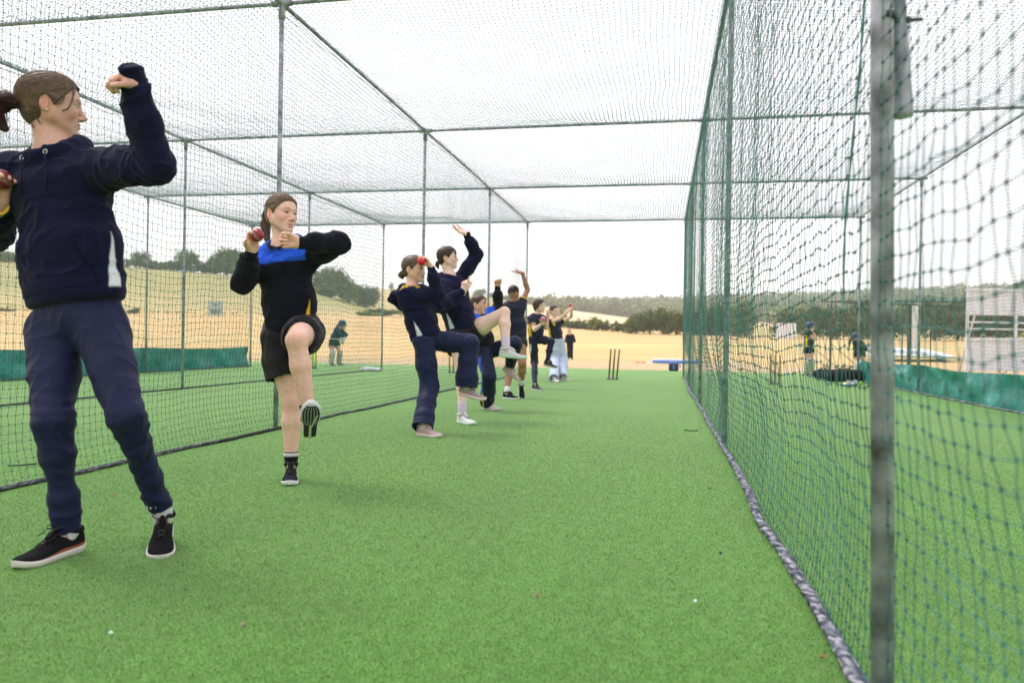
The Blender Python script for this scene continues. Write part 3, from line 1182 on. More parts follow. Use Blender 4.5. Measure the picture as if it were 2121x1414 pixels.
# ------------------------------------------------------------------ people
NAVY = V(.0055, .0066, .029)
NAVY2 = V(.005, .010, .050)
BLACK = V(.010, .0105, .014)
YEL = V(.80, .48, .02)
WHT = V(.66, .68, .76)
BLUE = V(.02, .10, .62)
SKIN = V(.66, .40, .29)


class Person:
    def __init__(s, name_label, Y, h, res=.006, group=None, seed=0):
        s.h, s.Y, s.res, s.seed = h, Y, res, seed
        s.k = h/1.65
        s.J = {}
        s.label = name_label
        s.rnd = np.random.default_rng(seed+50)
        s.group = group

    def basis(s, px, py):
        p = P(px, py, s.Y)
        c = CAM-p; c[2] = 0; c = nrm(c)
        s.c, s.u = c, V(0, 0, 1)
        s.r = nrm(np.cross(V(0, 0, 1), c))       # towards the right of the photograph
        return p

    def vec(s, r, u, c):
        return nrm(s.r*r+s.u*u+s.c*c)

    def at(s, px, py, dc=0.):
        p = P(px, py, s.Y)
        d = nrm(p-CAM)
        return p-d*dc

    def bone(s, a, px, py, L, sgn=1):
        """end of a bone of length L that starts at a and shows at photo px, py; sgn 1 nearer, -1 farther"""
        d = nrm(ray(px, py))
        q = a-CAM
        tm = d@q
        dist2 = q@q-tm*tm
        r2 = L*L-dist2
        if r2 < 0:
            p = CAM+d*tm
            return p
        return CAM+d*(tm-sgn*math.sqrt(r2))

    def head(s, px, py, dc, ang, pitch=0, roll=0, k=None, wide=1.):
        """head centre; ang 0 = facing the camera, + = turned to the right of the photograph"""
        C = s.at(px, py, dc)
        c = CAM-C; c[2] = 0; c = nrm(c); r = nrm(np.cross(V(0, 0, 1), c))
        a = math.radians(ang)
        f = c*math.cos(a)+r*math.sin(a)
        u = V(0, 0, 1)
        p = math.radians(pitch)
        f, u = f*math.cos(p)+u*math.sin(p), u*math.cos(p)-f*math.sin(p)
        l = np.cross(u, f)
        q = math.radians(roll)
        u = u*math.cos(q)+l*math.sin(q)
        l = np.cross(u, f)
        s.H = (C, f, u, l, (k or s.k*1.0), wide)
        return C


def put(c, m, col):
    """blend colour col into c by soft mask m"""
    m = np.clip(m, 0, 1)[:, None]
    c[:] = c*(1-m)+np.asarray(col, float)*m


def soft(d, w_):
    """1 where d > w_, 0 where d < -w_"""
    return np.clip(d/w_*.5+.5, 0, 1)


def build_person(s, skin=SKIN, hair=None, top=None, bottom=None, hands={}, feet={}, socks=None, lip=None, eye=(.09, .06, .035), brow=None, name='person', extra=None, look=None, fine_head=None, fine_hand=None, chest=1.):
    J, k, rnd = s.J, s.k, s.rnd
    C, hf, hu, hs, hk, wide = s.H
    base = (J['anR']+J['anL'])/2
    root = empty(name, (base[0], base[1], min(J['anR'][2], J['anL'][2])-.09*k if feet.get('ground', True) else 0), s.label, 'person', s.group)
    spine = nrm(J['neck']-J['pel'])
    left = nrm(J['shL']-J['shR'])
    left = nrm(left-spine*(left@spine))
    front = np.cross(left, spine)
    hleft = nrm(J['hipL']-J['hipR'])
    T = (left, front, spine)
    L = np.linalg.norm(J['neck']-J['pel'])
    def tp(a, b, c): return J['pel']+left*a*k+front*b*k+spine*c*L
    mid = lambda a, b, t: J[a]*(1-t)+J[b]*t
    # ---- body: one skin
    B = Sdf()
    head_sdf(B, C, hf, hu, hs, hk, wide, J.get('nose', 1.))
    nb = J['neck']
    B.cap(C-hf*.022*hk-hu*.055*hk, nb+front*.005*k, (.043*k, .047*k), (.047*k, .048*k), .02, hs)
    B.cap(nb, tp(0, -.01, .82), (.070*k, .055*k), (.12*k, .08*k), .05, left)
    B.cap(tp(0, 0, .80), tp(0, 0, .45), (.13*k*chest, .085*k), (.105*k, .078*k), .04, left)
    B.cap(tp(0, 0, .45), tp(0, -.01, .05), (.105*k, .078*k), (.135*k, .09*k), .04, left)
    for q in 'RL':
        B.cap(nb, J['sh'+q], .036*k, .040*k, .03)
        B.poly([J['sh'+q], mid('sh'+q, 'el'+q, .35), J['el'+q]], [.044*k, .041*k, .034*k], .02)
        B.poly([J['el'+q], mid('el'+q, 'wr'+q, .3), J['wr'+q]], [.035*k, .037*k, .0235*k], .015)
        th = s.J.get('thick', 1. if (bottom['r'][-1][0] < 1) else .74)
        B.poly([J['hip'+q], mid('hip'+q, 'kn'+q, .4), J['kn'+q]], [.086*k*th, .080*k*th, .053*k*th], .03)
        back = s.J.get('calf'+q, V(0, 0, 0))
        B.poly([J['kn'+q], mid('kn'+q, 'an'+q, .32)+back*.015, J['an'+q]], [.052*k*th, .054*k*th, .031*k], .02)
        B.ell(J['kn'+q]+nrm(2*J['kn'+q]-J['hip'+q]-J['an'+q])*.014*k, np.eye(3), [.040*k]*3, .03)
        if 'foot'+q in J:
            B.cap(J['an'+q], J['an'+q]+J['foot'+q][0]*.07*k-J['foot'+q][1]*.05*k, .027*k, .016*k, .01)
    fl = []
    balls = {}
    for q in 'RL':
        hd = hands.get(q)
        if hd is None: hd = dict(d=nrm(J['wr'+q]-J['el'+q]), n=-front)
        K, tips = hand_sdf(B, J['wr'+q], hd['d'], hd['n'], q == 'L', k*hd.get('k', .97), hd.get('curl', (.4, .45, .5, .55)), hd.get('spread', .08), hd.get('thumb', (.7, .3)), hd.get('tcurl', .3))
        if fine_hand: fl.append((J['wr'+q]+hd['d']*.09*k, .11*k, fine_hand))
    if fine_head: fl.append((C+hf*.02, .125*hk, fine_head))
    v, f = B.mesh(s.res, fl)
    v = relax(v, f, 1, .35)
    c = np.tile(np.asarray(skin, float), (len(v), 1))
    # hands and knees are ruddier
    for q in 'RL':
        for jn, w_ in (('wr', .5), ('kn', .35)):
            cc = J[jn+q]+(hands.get(q, {}).get('d', V(0, 0, 0))*.11*k if jn == 'wr' else 0)
            g = np.exp(-((v-cc)**2).sum(1)/(.07**2))*w_
            c = c*(1-g[:, None])+np.asarray(skin)*V(1.03, .78, .74)*g[:, None]
    head_paint(v, c, C, hf, hu, hs, hk, look, skin, eye, brow if brow is not None else (np.array(hair['col'])*.8 if hair else (.06, .04, .03)), lip if lip is not None else V(.50, .17, .15)*(np.mean(skin)/.45), wide)
    mesh_obj('body', v, f, M['skin'], root, True, c)
    # ---- hair
    if hair:
        if 'cap' not in hair or hair['cap']:
            Hs = hair_cap(C, hf, hu, hs, hk, hair.get('th', .008), wide, hair.get('low', 0), hair.get('grow', 0))
            if hair.get('bob'):
                for e in (1, -1):
                    Hs.cap(C+hk*(.0*hf+e*.074*hs+.02*hu), C+hk*(-.015*hf+e*.072*hs-.035*hu), (.040*hk, .012*hk), (.035*hk, .010*hk), .012, hf)
                Hs.cap(C+hk*(-.07*hf-.0*hu), C+hk*(-.055*hf-.075*hu), (.062*hk, .03*hk), (.058*hk, .02*hk), .02, hs)
                for e in (.8, .2, -.4, -.9):
                    Hs.cap(C+hk*(.060*hf+e*.040*hs+.078*hu), C+hk*(.079*hf+e*.058*hs+.033*hu), (.016*hk, .007*hk), (.013*hk, .004*hk), .008, hs)
            tl = hair.get('tail')
            if tl:
                Hs.poly(tl[0], [max(.004, x*.85) for x in tl[1]], .01)
            hv, hf_ = Hs.mesh(hair.get('res', max(.0035, s.res*.7)))
            hn = vnormals(hv, hf_)
            ns = vnoise((hv-C)@np.array([hf*12, hs*90, hu*60]).T, 3)
            hv = hv+hn*(ns*.0013)[:, None]
            hc = np.array(hair['col'])*(1+.45*vnoise((hv-C)@np.array([hf*14, hs*160, hu*130]).T, 5))[:, None]
            if hair.get('tcol') is not None and tl:
                dd = np.min(np.linalg.norm(hv[:, None, :]-np.array(tl[0])[None], axis=2), axis=1)
                m = np.clip((.06-dd)/.02, 0, 1)[:, None]
                hc = hc*(1-m)+np.array(hair['tcol'])*m
            ho = mesh_obj('hair', hv, hf_, M['hair'], root, True, np.clip(hc, .002, 1))
            if hair.get('n', 0):
                mb = MB()
                tie = np.array(tl[0][0]) if tl else C-hf*.1*hk
                strands_on_skull(mb, C, hf, hu, hs, hk, tie, hair['n'], hair['col'], rnd, hair.get('th', .008)+hair.get('grow', 0), hair.get('r', .0012), wide, hair.get('low', 0))
                for q in range(hair['n']//18):
                    dd0 = nrm(rnd.normal(size=3)+hu*.9-hf*.5)
                    p0 = C+hk*(-.014*hf+.027*hu)+dd0*hk*.092
                    t0 = nrm(np.cross(dd0, rnd.normal(size=3)))
                    mb.tube([p0+t0*x_*.014*hk+dd0*(x_*(4-x_))*.0016*hk for x_ in range(5)], [.0005]*4+[.0002], 3, np.array(hair['col'])*1.2, caps=False)
                if tl: tail_strands(mb, tl[0], tl[1], hair['n']//2, hair.get('tcol', hair['col']), rnd, hair.get('r', .0012)*1.1)
                for lp in hair.get('loose', ()):
                    lp = np.array(lp)
                    tt_ = np.linspace(0, len(lp)-1, 16)
                    for q in range(5):
                        o_ = rnd.normal(size=(len(lp), 3))*.0022
                        o_[0] = 0
                        lq = lp+o_
                        cc_ = []
                        for t_ in tt_:
                            i_ = min(len(lp)-2, int(t_)); g_ = t_-i_
                            pa, pb, pc, pd = lq[max(0, i_-1)], lq[i_], lq[i_+1], lq[min(len(lp)-1, i_+2)]
                            cc_.append(.5*((2*pb)+(pc-pa)*g_+(2*pa-5*pb+4*pc-pd)*g_*g_+(3*pb-pa-3*pc+pd)*g_**3))
                        mb.tube(cc_, [.0009]*15+[.0003], 4, np.array(hair['col'])*(.7+.5*rnd.random()), caps=False)
                mb.build('strands', M['hair'], ho, True)
            if hair.get('tie') is not None and tl:
                mb = MB()
                a, b = np.array(tl[0][0]), np.array(tl[0][1])
                d = nrm(b-a)
                mb.tube([a-d*.006, a+d*.008], [tl[1][0]*1.12+.002]*2, 12, hair['tie'])
                mb.build('hair_tie', M['vc'], ho, True)
    # ---- shorts or trousers
    bt = bottom
    r = bt['r']          # radii: list per leg of (t along hip-knee-ankle 0..2, radius)
    Bt = Sdf()
    Bt.cap(tp(0, -.005, bt.get('top', .12)), tp(0, -.005, .0), (bt.get('w', .150)*k, .100*k), (bt.get('w', .150)*k*1.06, .108*k), .03, left)
    for q in 'RL':
        H_, K_, A_ = J['hip'+q], J['kn'+q], J['an'+q]
        def pt(t): return H_*(1-t)+K_*t if t <= 1 else K_*(2-t)+A_*(t-1)
        Lg = Sdf()
        rr = bt.get('r'+q, r)
        bn = np.linalg.norm(2*K_-H_-A_)
        kn_f = nrm(2*K_-H_-A_+V(1e-4, 0, 0))*(.02*k*min(1, max(0, bn-.2)/.4))
        pts = [pt(t)+(kn_f if abs(t-1) < .05 else 0) for t, x in rr]
        Lg.poly(pts, [x*k if not hasattr(x, '__len__') else (x[0]*k, x[1]*k) for t, x in rr], bt.get('k', .035), bt.get('side', left), end=.8)
        te = rr[-1][0]
        d = nrm((K_-H_) if te <= 1 else (A_-K_))
        end = pt(te)
        tilt = bt.get('tilt'+q, V(0, 0, 0))
        Lg.cut(end, nrm(d+tilt))
        # hollow opening
        g = Sdf()
        rin = rr[-1][1]; rin = rin if not hasattr(rin, '__len__') else min(rin)
        g.cap(end-d*.035*k, end+d*.05, max(.02, rin*k-.013), max(.02, rin*k-.011), .004)
        Lg.group(g, .004, '-')
        Bt.group(Lg, .03)
    v, f = Bt.mesh(s.res*bt.get('res', 1))
    v = relax(v, f, 2, .5)
    n = vnormals(v, f)
    v = wrinkle(v, n, bt.get('amp', .005), bt.get('fs', 9), s.seed+20, bt.get('st', (1.1, 1.1, .75)))
    for q in 'RL':
        for jn, rad_, wl in (('kn', .12, .045), ('an', .13, .038)):
            b_ = J[jn+q]; ax_ = nrm(J['an'+q]-J['hip'+q]) if jn == 'kn' else nrm(J['an'+q]-J['kn'+q])
            dd = v-b_
            g_ = np.exp(-(dd**2).sum(1)/(rad_*k)**2)
            ph = dd@ax_*2*math.pi/wl+2.2*vnoise(v*11, 7)
            v = v+n*(np.sin(ph)*np.clip(.4+vnoise(v*9+4, 8), 0, 1)*.0033*k*g_)[:, None]
    c = np.tile(np.asarray(bt['col'], float), (len(v), 1))
    if bt.get('paint'): bt['paint'](v, c, tp, left, front, spine)
    bo = mesh_obj(bt.get('name', 'trousers'), v, f, M[bt.get('mat', 'poly')], root, True, c)
    # ---- top
    tt = top
    S = Sdf()
    w1, w2, w3 = tt.get('w', (.175, .175, .160))
    dp = tt.get('d', (.125, .12, .105))
    bot = tt.get('bottom', -.02)
    m_ = (bot+.78)/2
    tr = Sdf()
    tr.cap(tp(0, 0, bot+.05), tp(0, 0, m_), (w1*k, dp[0]*k), (w2*k, dp[1]*k), .03, left, end=.6)
    tr.cap(tp(0, 0, m_), tp(0, 0, .80), (w2*k, dp[1]*k), (w3*k, dp[2]*k), .05, left)
    tr.cap(tp(0, 0, .80), tp(0, -.01, .93), (w3*k, dp[2]*k), (.10*k, .075*k), .05, left)
    for q in 'RL':
        tr.cap(tp(0, -.01, .93), J['sh'+q], .055*k, .058*k, .06)
    hem = tp(0, 0, bot)
    hn_ = -nrm(spine+tt.get('hem_tilt', V(0, 0, 0)))
    tr.cut(hem, hn_)
    if tt['kind'] == 'hoodie':
        tr.cap(hem-hn_*.012, hem-hn_*.050, ((w1-.014)*k, (dp[0]-.012)*k), ((w1-.014)*k, (dp[0]-.012)*k), .012, left, end=.15)
    S.group(tr, .01)
    for q in 'RL':
        a, b, cc = J['sh'+q], J['el'+q], J['wr'+q]
        fd = nrm(cc-b)
        if tt['kind'] == 'hoodie':
            ar = Sdf()
            bend = nrm(2*b-a-cc+V(0, 0, 1e-4))*.012*k
            ar.poly([a, mid('sh'+q, 'el'+q, .5), b+bend], [.070*k, .064*k, .058*k], .03)
            ce = cc+fd*tt.get('cuff'+q, 0.)
            ar.poly([b+bend, b*.45+cc*.55, ce-fd*.06*k], [.057*k, .054*k, .046*k], .03)
            ar.cut(ce-fd*.05*k, fd, ce-.12, ce+.12)
            ar.poly([ce-fd*.07*k, ce], [.036*k, .034*k], .008, end=.3)
            S.group(ar, .035)
        else:
            ar = Sdf()
            te = tt.get('sleeve', .62)
            e = a*(1-te)+b*te
            d = nrm(b-a)
            ar.cap(a, e, .064*k, .060*k, .02, end=.6)
            ar.cut(e, d)
            g = Sdf(); g.cap(e-d*.03, e+d*.05, .046*k, .048*k, .003)
            ar.group(g, .003, '-')
            S.group(ar, .03)
    if tt['kind'] == 'hoodie':
        # hood lying round the neck
        pts = []
        hd = tt.get('hood', 1.)
        for i in range(13):
            a = 2*math.pi*i/12
            pts.append(nb+left*.086*k*math.cos(a)+front*(.078*math.sin(a)+.004)*k+spine*(.014-.032*math.sin(a)-.012*max(0, math.sin(a))**4)*k)
        for i in range(12):
            a = 2*math.pi*(i+.5)/12
            rr = (.028-.009*math.sin(a))*k
            S.cap(pts[i], pts[i+1], rr, rr, .02)
        S.poly([nb-front*.045*k+spine*.020*k, nb-front*.115*k*hd+spine*.010*k, nb-front*.155*k*hd-spine*.025*k, nb-front*.105*k*hd-spine*.125*k],
               [(.080*k, .022*k), (.095*k, .026*k), (.080*k, .022*k), (.070*k, .030*k)], .025, left)
        for e in (1, -1):
            S.cap(nb+left*e*.085*k+spine*.008*k, nb-front*.120*k*hd+left*e*.075*k-spine*.03*k, .026*k, .024*k, .03)
        g = Sdf()
        g.cap(nb-spine*.02*k+front*.012*k, nb+spine*.12*k, (.066*k, .058*k), (.074*k, .070*k), .01, left)
        g.cap(nb+front*.05*k-spine*.040*k, nb+front*.05*k+spine*.06*k, .012*k, .040*k, .02)
        S.group(g, .012, '-')
    else:
        S.ell(nb-spine*.005*k, T, (.088*k, .072*k, .03*k), .02)
        g = Sdf()
        g.cap(nb-spine*.03*k+front*.012*k, nb+spine*.10*k, (.064*k, .058*k), (.070*k, .066*k), .01, left)
        S.group(g, .008, '-')
    v, f = S.mesh(s.res*tt.get('res', .85))
    v = relax(v, f, 2, .45)
    n = vnormals(v, f)
    near_cuff = np.ones(len(v))
    vt = (v-J['pel'])@spine/L
    amp = tt.get('amp', .006)*np.clip((vt-bot)/.15, .25, 1)
    v = wrinkle(v, n, amp, tt.get('fs', 7), s.seed, (1, 1, 1.3))
    # compression folds on the inside of the elbows
    for q in 'RL':
        if tt['kind'] != 'hoodie': break
        b = J['el'+q]
        ax_ = nrm(J['wr'+q]-J['sh'+q])
        dd = v-b
        g = np.exp(-(dd**2).sum(1)/(.10*k)**2)
        t_ = dd@ax_
        v = v+n*(np.sin(t_*2*math.pi/.034+2*vnoise(v*14, 2))*.0045*k*g)[:, None]
    # front pocket and yoke seam stand a little proud
    x = (v-J['pel'])@left/k; y = (v-J['pel'])@front/k; vt = (v-J['pel'])@spine/L
    facing = n@front
    if tt.get('pocket'):
        pk = (facing > .25) & (vt > bot+.07) & (vt < .40) & (np.abs(x) < .155-.20*np.clip(vt-.18, 0, 1)*1.0)
        v = v+front*(pk*.0045)[:, None]
    c = np.tile(np.asarray(tt['col'], float), (len(v), 1))
    arm_d = np.full(len(v), 9.)
    for q in 'RL':
        a, b = J['sh'+q], J['el'+q]
        for a, b in ((J['sh'+q], J['el'+q]), (J['el'+q], J['wr'+q])):
            ab_ = b-a
            t_ = np.clip(((v-a)@ab_)/(ab_@ab_), .18 if a is J['sh'+q] else 0, 1)
            arm_d = np.minimum(arm_d, np.linalg.norm(v-(a+t_[:, None]*ab_), axis=1))
    fore_d = np.full(len(v), 9.)
    for q in 'RL':
        a, b = J['el'+q], J['wr'+q]+nrm(J['wr'+q]-J['el'+q])*.03
        ab_ = b-a
        t_ = np.clip(((v-a)@ab_)/(ab_@ab_), 0, 1)
        fore_d = np.minimum(fore_d, np.linalg.norm(v-(a+t_[:, None]*ab_), axis=1))
        ab_ = a-J['sh'+q]
        t_ = np.clip(((v-J['sh'+q])@ab_)/(ab_@ab_), .45, 1)
        fore_d = np.minimum(fore_d, np.linalg.norm(v-(J['sh'+q]+t_[:, None]*ab_), axis=1))
    onarm = arm_d < .069*k
    if tt.get('seam'):
        m = (~onarm) & (facing > 0) & (np.abs(vt-tt['seam']) < .006)
        c[m] *= .45
    if tt.get('pocket'):
        e1 = (facing > .25) & (vt > bot+.07) & (vt < .405) & (np.abs(np.abs(x)-(.155-.20*np.clip(vt-.18, 0, 1))) < .004)
        e2 = (facing > .25) & (np.abs(vt-.40) < .007) & (np.abs(x) < .112)
        c[e1 | e2] *= .5
    ang = np.arctan2(y/dp[0], np.abs(x)/w1)       # 0 at the side seam, + to the front
    if tt.get('flash') is not None:
        top_ = tt.get('flash_top', .42)
        t_ = np.clip((top_-vt)/(top_-bot-.05), 0, 1)
        cen = tt.get('flash_ang', .42)+.06*t_
        m = (~onarm)*soft(vt-bot-.055, .006)*soft(.19*t_-np.abs(ang-cen), .022)*(vt < top_)
        put(c, m, tt['flash'])
    if tt.get('side_panel') is not None:
        m = (~onarm) & (np.abs(ang-.05) < .26) & (vt < .78)
        put(c, (~onarm)*soft(.26-np.abs(ang-.05), .03)*(vt < .78), tt['side_panel'])
        for q in 'RL':
            d = nrm(J['el'+q]-J['sh'+q]); Ls = np.linalg.norm(J['el'+q]-J['sh'+q])*tt.get('sleeve', .62)
            t_ = (v-J['sh'+q])@d
            rr = np.linalg.norm(v-J['sh'+q]-t_[:, None]*d, axis=1)
            c[(t_ > Ls-.016) & (t_ < Ls+.02) & (rr < .09)] = tt['side_panel']
    if tt.get('yoke') is not None:
        m = (fore_d > .062*k)*(~onarm | (np.abs(x) < .12))*(facing > -.1)*soft(vt-tt['yoke'][0], .008)*soft(tt['yoke'][1]-vt, .01)*soft(.172-np.abs(x), .004)
        m = m*soft(np.linalg.norm(v-nb-front*.02, axis=1)-.088*k, .004)
        put(c, m, tt['yoke'][2])
    if tt.get('paint'): tt['paint'](v, c, n, x, y, vt, s)
    to = mesh_obj('hoodie' if tt['kind'] == 'hoodie' else 'shirt', v, f, M[tt.get('mat', 'cloth')], root, True, c)
    if tt.get('strings'):
        for e in (1, -1):
            mb, me_ = MB(), MB()
            p0 = nb+left*e*.048*k+front*.098*k-spine*.022*k
            p0 = p0+front*.004
            ring = [p0+.008*(left*math.cos(a)+spine*math.sin(a)) for a in np.linspace(0, 2*math.pi, 11)]
            me_.tube(ring, .0022, 6, (.5, .52, .56), caps=False)
            pts = [p0, p0+front*.008-spine*.04, p0+front*.016-spine*.10+left*e*.004, p0+front*.020-spine*.145-left*.006]
            mb.tube(pts, [.0032, .0032, .0032, .0038], 6, NAVY*1.3)
            mb.build('drawstring', M['cloth'], to, True)
            me_.build('eyelet', M['vc'], to, True)
    # ---- socks and shoes
    for q in 'RL':
        fd = feet.get(q)
        if fd is None: continue
        ff, uu = J['foot'+q]
        A_ = J['an'+q]
        d = nrm(J['kn'+q]-A_)
        if socks is not None and fd.get('sock', True):
            mb = MB()
            hgt = fd.get('sock_h', .08)
            pts = [A_-uu*.05*k+ff*.01, A_-uu*.01*k, A_+d*.04*k, A_+d*hgt*k, A_+d*(hgt+.012)*k]
            mb.tube(pts, [.022*k, .034*k, .040*k, .042*k*fd.get('sr', 1), .041*k*fd.get('sr', 1)], 14, socks)
            if fd.get('band') is not None:
                mb.tube([A_+d*(hgt-.014)*k, A_+d*(hgt+.006)*k], [.0445*k, .0450*k], 14, fd['band'])
            mb.build('sock', M['cloth'], root, True)
        shoe(root, A_, ff, uu, fd.get('L', .262*k), **fd.get('kw', {}))
    settle(root)
    return root


def cricket_ball(c, r=.036, col=(.28, .012, .02), seam=(.55, .5, .48), ax=(1, .2, .4), label='', smooth_red=False):
    root = empty('ball', c, label, 'ball')
    mb = MB()
    mb.ball(c, r, 28, 18, col)
    mb.build('leather' if seam is not None else 'shell', M['ballm'], root, True)
    if seam is not None:
        a = nrm(ax); x = nrm(np.cross(a, V(.1, .3, .9))); y = np.cross(a, x)
        mb = MB()
        for off in (-.006, -.002, .002, .006):
            ring = [c+a*off+math.sqrt(r*r-off*off)*1.004*(x*math.cos(t)+y*math.sin(t)) for t in np.linspace(0, 2*math.pi, 41)]
            mb.tube(ring, .0007, 4, seam, caps=False)
        mb.build('seam', M['vc'], root, True)
    settle(root)
    return root


M['ballm'] = mat_base('ball_leather', rough=.28, vcol=True, noise=(45, .25))
# ---- the girl at the left edge, head turned to her left, arm raised
def girl_edge():
    s = Person('girl in navy hoodie and navy trousers, one arm raised, standing at the left edge', 2.50, 1.74, .0055, seed=1)
    s.basis(150, 650)
    J = s.J
    J['neck'] = s.at(115, 322, 0)
    J['pel'] = s.at(165, 660, 0)
    J['shR'] = s.at(28, 352, .02)
    J['shL'] = s.at(222, 348, .02)
    J['hipR'] = s.at(113, 680, 0); J['hipL'] = s.at(208, 678, 0)
    J['elL'] = s.bone(J['shL'], 320, 340, .27, 1)
    J['wrL'] = s.bone(J['elL'], 280, 182, .235, 1)
    J['elR'] = s.bone(J['shR'], -14, 478, .27, -1)
    J['wrR'] = s.bone(J['elR'], -6, 428, .235, 1)
    J['anR'] = G(141, 1098, .085); J['anL'] = G(338, 1068, .11)
    J['knR'] = s.bone(J['hipR'], 112, 874, .40, 1)
    J['knL'] = s.bone(J['hipL'], 263, 862, .40, 1)
    fR = nrm(G(40, 1160)-G(168, 1122)); fL = nrm(G(338, 1160)-G(352, 1095))
    J['footR'] = (fR, V(0, 0, 1)); J['footL'] = (nrm(fL-V(0, 0, .22)), nrm(V(0, 0, 1)+fL*.22))
    s.head(107, 218, .0, 86, -1, -2, k=1.02)
    C, f, u, l, k, _ = s.H
    tie = C-f*.100*k-u*.010*k
    t = [tie, tie-f*.040+u*.006, tie-f*.078-u*.020, tie-f*.085-u*.065, tie-f*.045-u*.100]
    loose = [[C+k*(.070*f-.036*l+.090*u), C+k*(.074*f-.056*l+.055*u), C+k*(.068*f-.064*l+.015*u), C+k*(.058*f-.068*l-.015*u), C+k*(.038*f-.070*l-.030*u)],
             [C+k*(.03*f-.062*l+.085*u), C+k*(.045*f-.072*l+.05*u), C+k*(.04*f-.075*l+.01*u), C+k*(.02*f-.076*l-.015*u)],
             [C+k*(-.05*f-.068*l-.01*u), C+k*(-.045*f-.062*l-.05*u), C+k*(-.028*f-.052*l-.085*u)],
             [C+k*(-.07*f-.05*l-.03*u), C+k*(-.06*f-.045*l-.07*u), C+k*(-.05*f-.035*l-.10*u)]]
    root = build_person(s, skin=V(.56, .34, .26), hair=dict(col=V(.105, .070, .050), tcol=V(.035, .010, .014), tail=(t, [.020, .034, .042, .040, .018]), n=900, loose=loose, th=.010, tie=(.02, .02, .02)),
                 top=dict(kind='hoodie', col=NAVY, flash=WHT, strings=True, pocket=True, seam=.70, w=(.182, .178, .165), d=(.125, .12, .105), bottom=.085, cuffL=.06, flash_ang=.10, flash_top=.47, hem_tilt=left_tilt(s, .07), amp=.007),
                 bottom=dict(r=[(0, .093), (.5, .076), (1, .060), (1.3, .049), (1.62, .038), (1.70, .047), (1.76, .037), (1.83, .046), (1.90, .038), (2.0, .042)],
                             rL=[(0, .093), (.5, .074), (1, .058), (1.3, .045), (1.6, .041), (1.9, .043)], col=V(.0065, .009, .045), w=.146, amp=.0045, k=.025, top=.12),
                 hands=dict(L=dict(d=s.vec(-.80, .12, .35), n=s.vec(-.2, -.9, .2), curl=(.9, 1.15, 1.3, 1.3), k=.88, thumb=(.4, .5), spread=.05),
                            R=dict(d=s.vec(.12, .92, .35), n=s.vec(.30, .25, .90), curl=(.55, .55, .55, .5), thumb=(.9, .5), tcurl=.6, spread=.12)),
                 feet=dict(R=dict(sock_h=.09, kw=dict(stripe=(.30, .09, .05), lace=(.012, .012, .014), sole=(.62, .58, .54))),
                           L=dict(sock_h=.07, kw=dict(stripe=(.30, .09, .05), lace=(.012, .012, .014), sole=(.62, .58, .54)))),
                 socks=(.66, .66, .72), fine_head=.0026, fine_hand=.0032, look=(.003, 0))
    mb = MB()
    w_ = nrm(J['wrR']-J['elR'])
    x_ = nrm(np.cross(w_, V(0, 0, 1))); y_ = np.cross(w_, x_)
    mb.tube([J['wrR']+w_*.008+.034*(x_*math.cos(a)+y_*math.sin(a)) for a in np.linspace(0, 2*math.pi, 17)], .006, 6, (.75, .50, .03), caps=False)
    mb.build('wristband', M['vc'], root, True)
    mb = MB(); mb.ball(C+k*(-.008*f-.086*l-.036*u), .0035, 8, 6, (.7, .68, .6)); mb.build('ear_stud', M['vc'], root, True)
    settle(root)
    W = J['wrR']; d = s.vec(.12, .92, .35)
    c = s.at(4, 372, 0); 
    c = CAM+nrm(c-CAM)*(np.linalg.norm(W-CAM)-.045)
    cricket_ball(c, .036, (.16, .008, .014), (.5, .42, .3), (.4, .3, .8), 'dark red cricket ball held at the left edge by the largest girl')


def left_tilt(s, a):
    return nrm(s.J['shL']-s.J['shR'])*a


girl_edge()
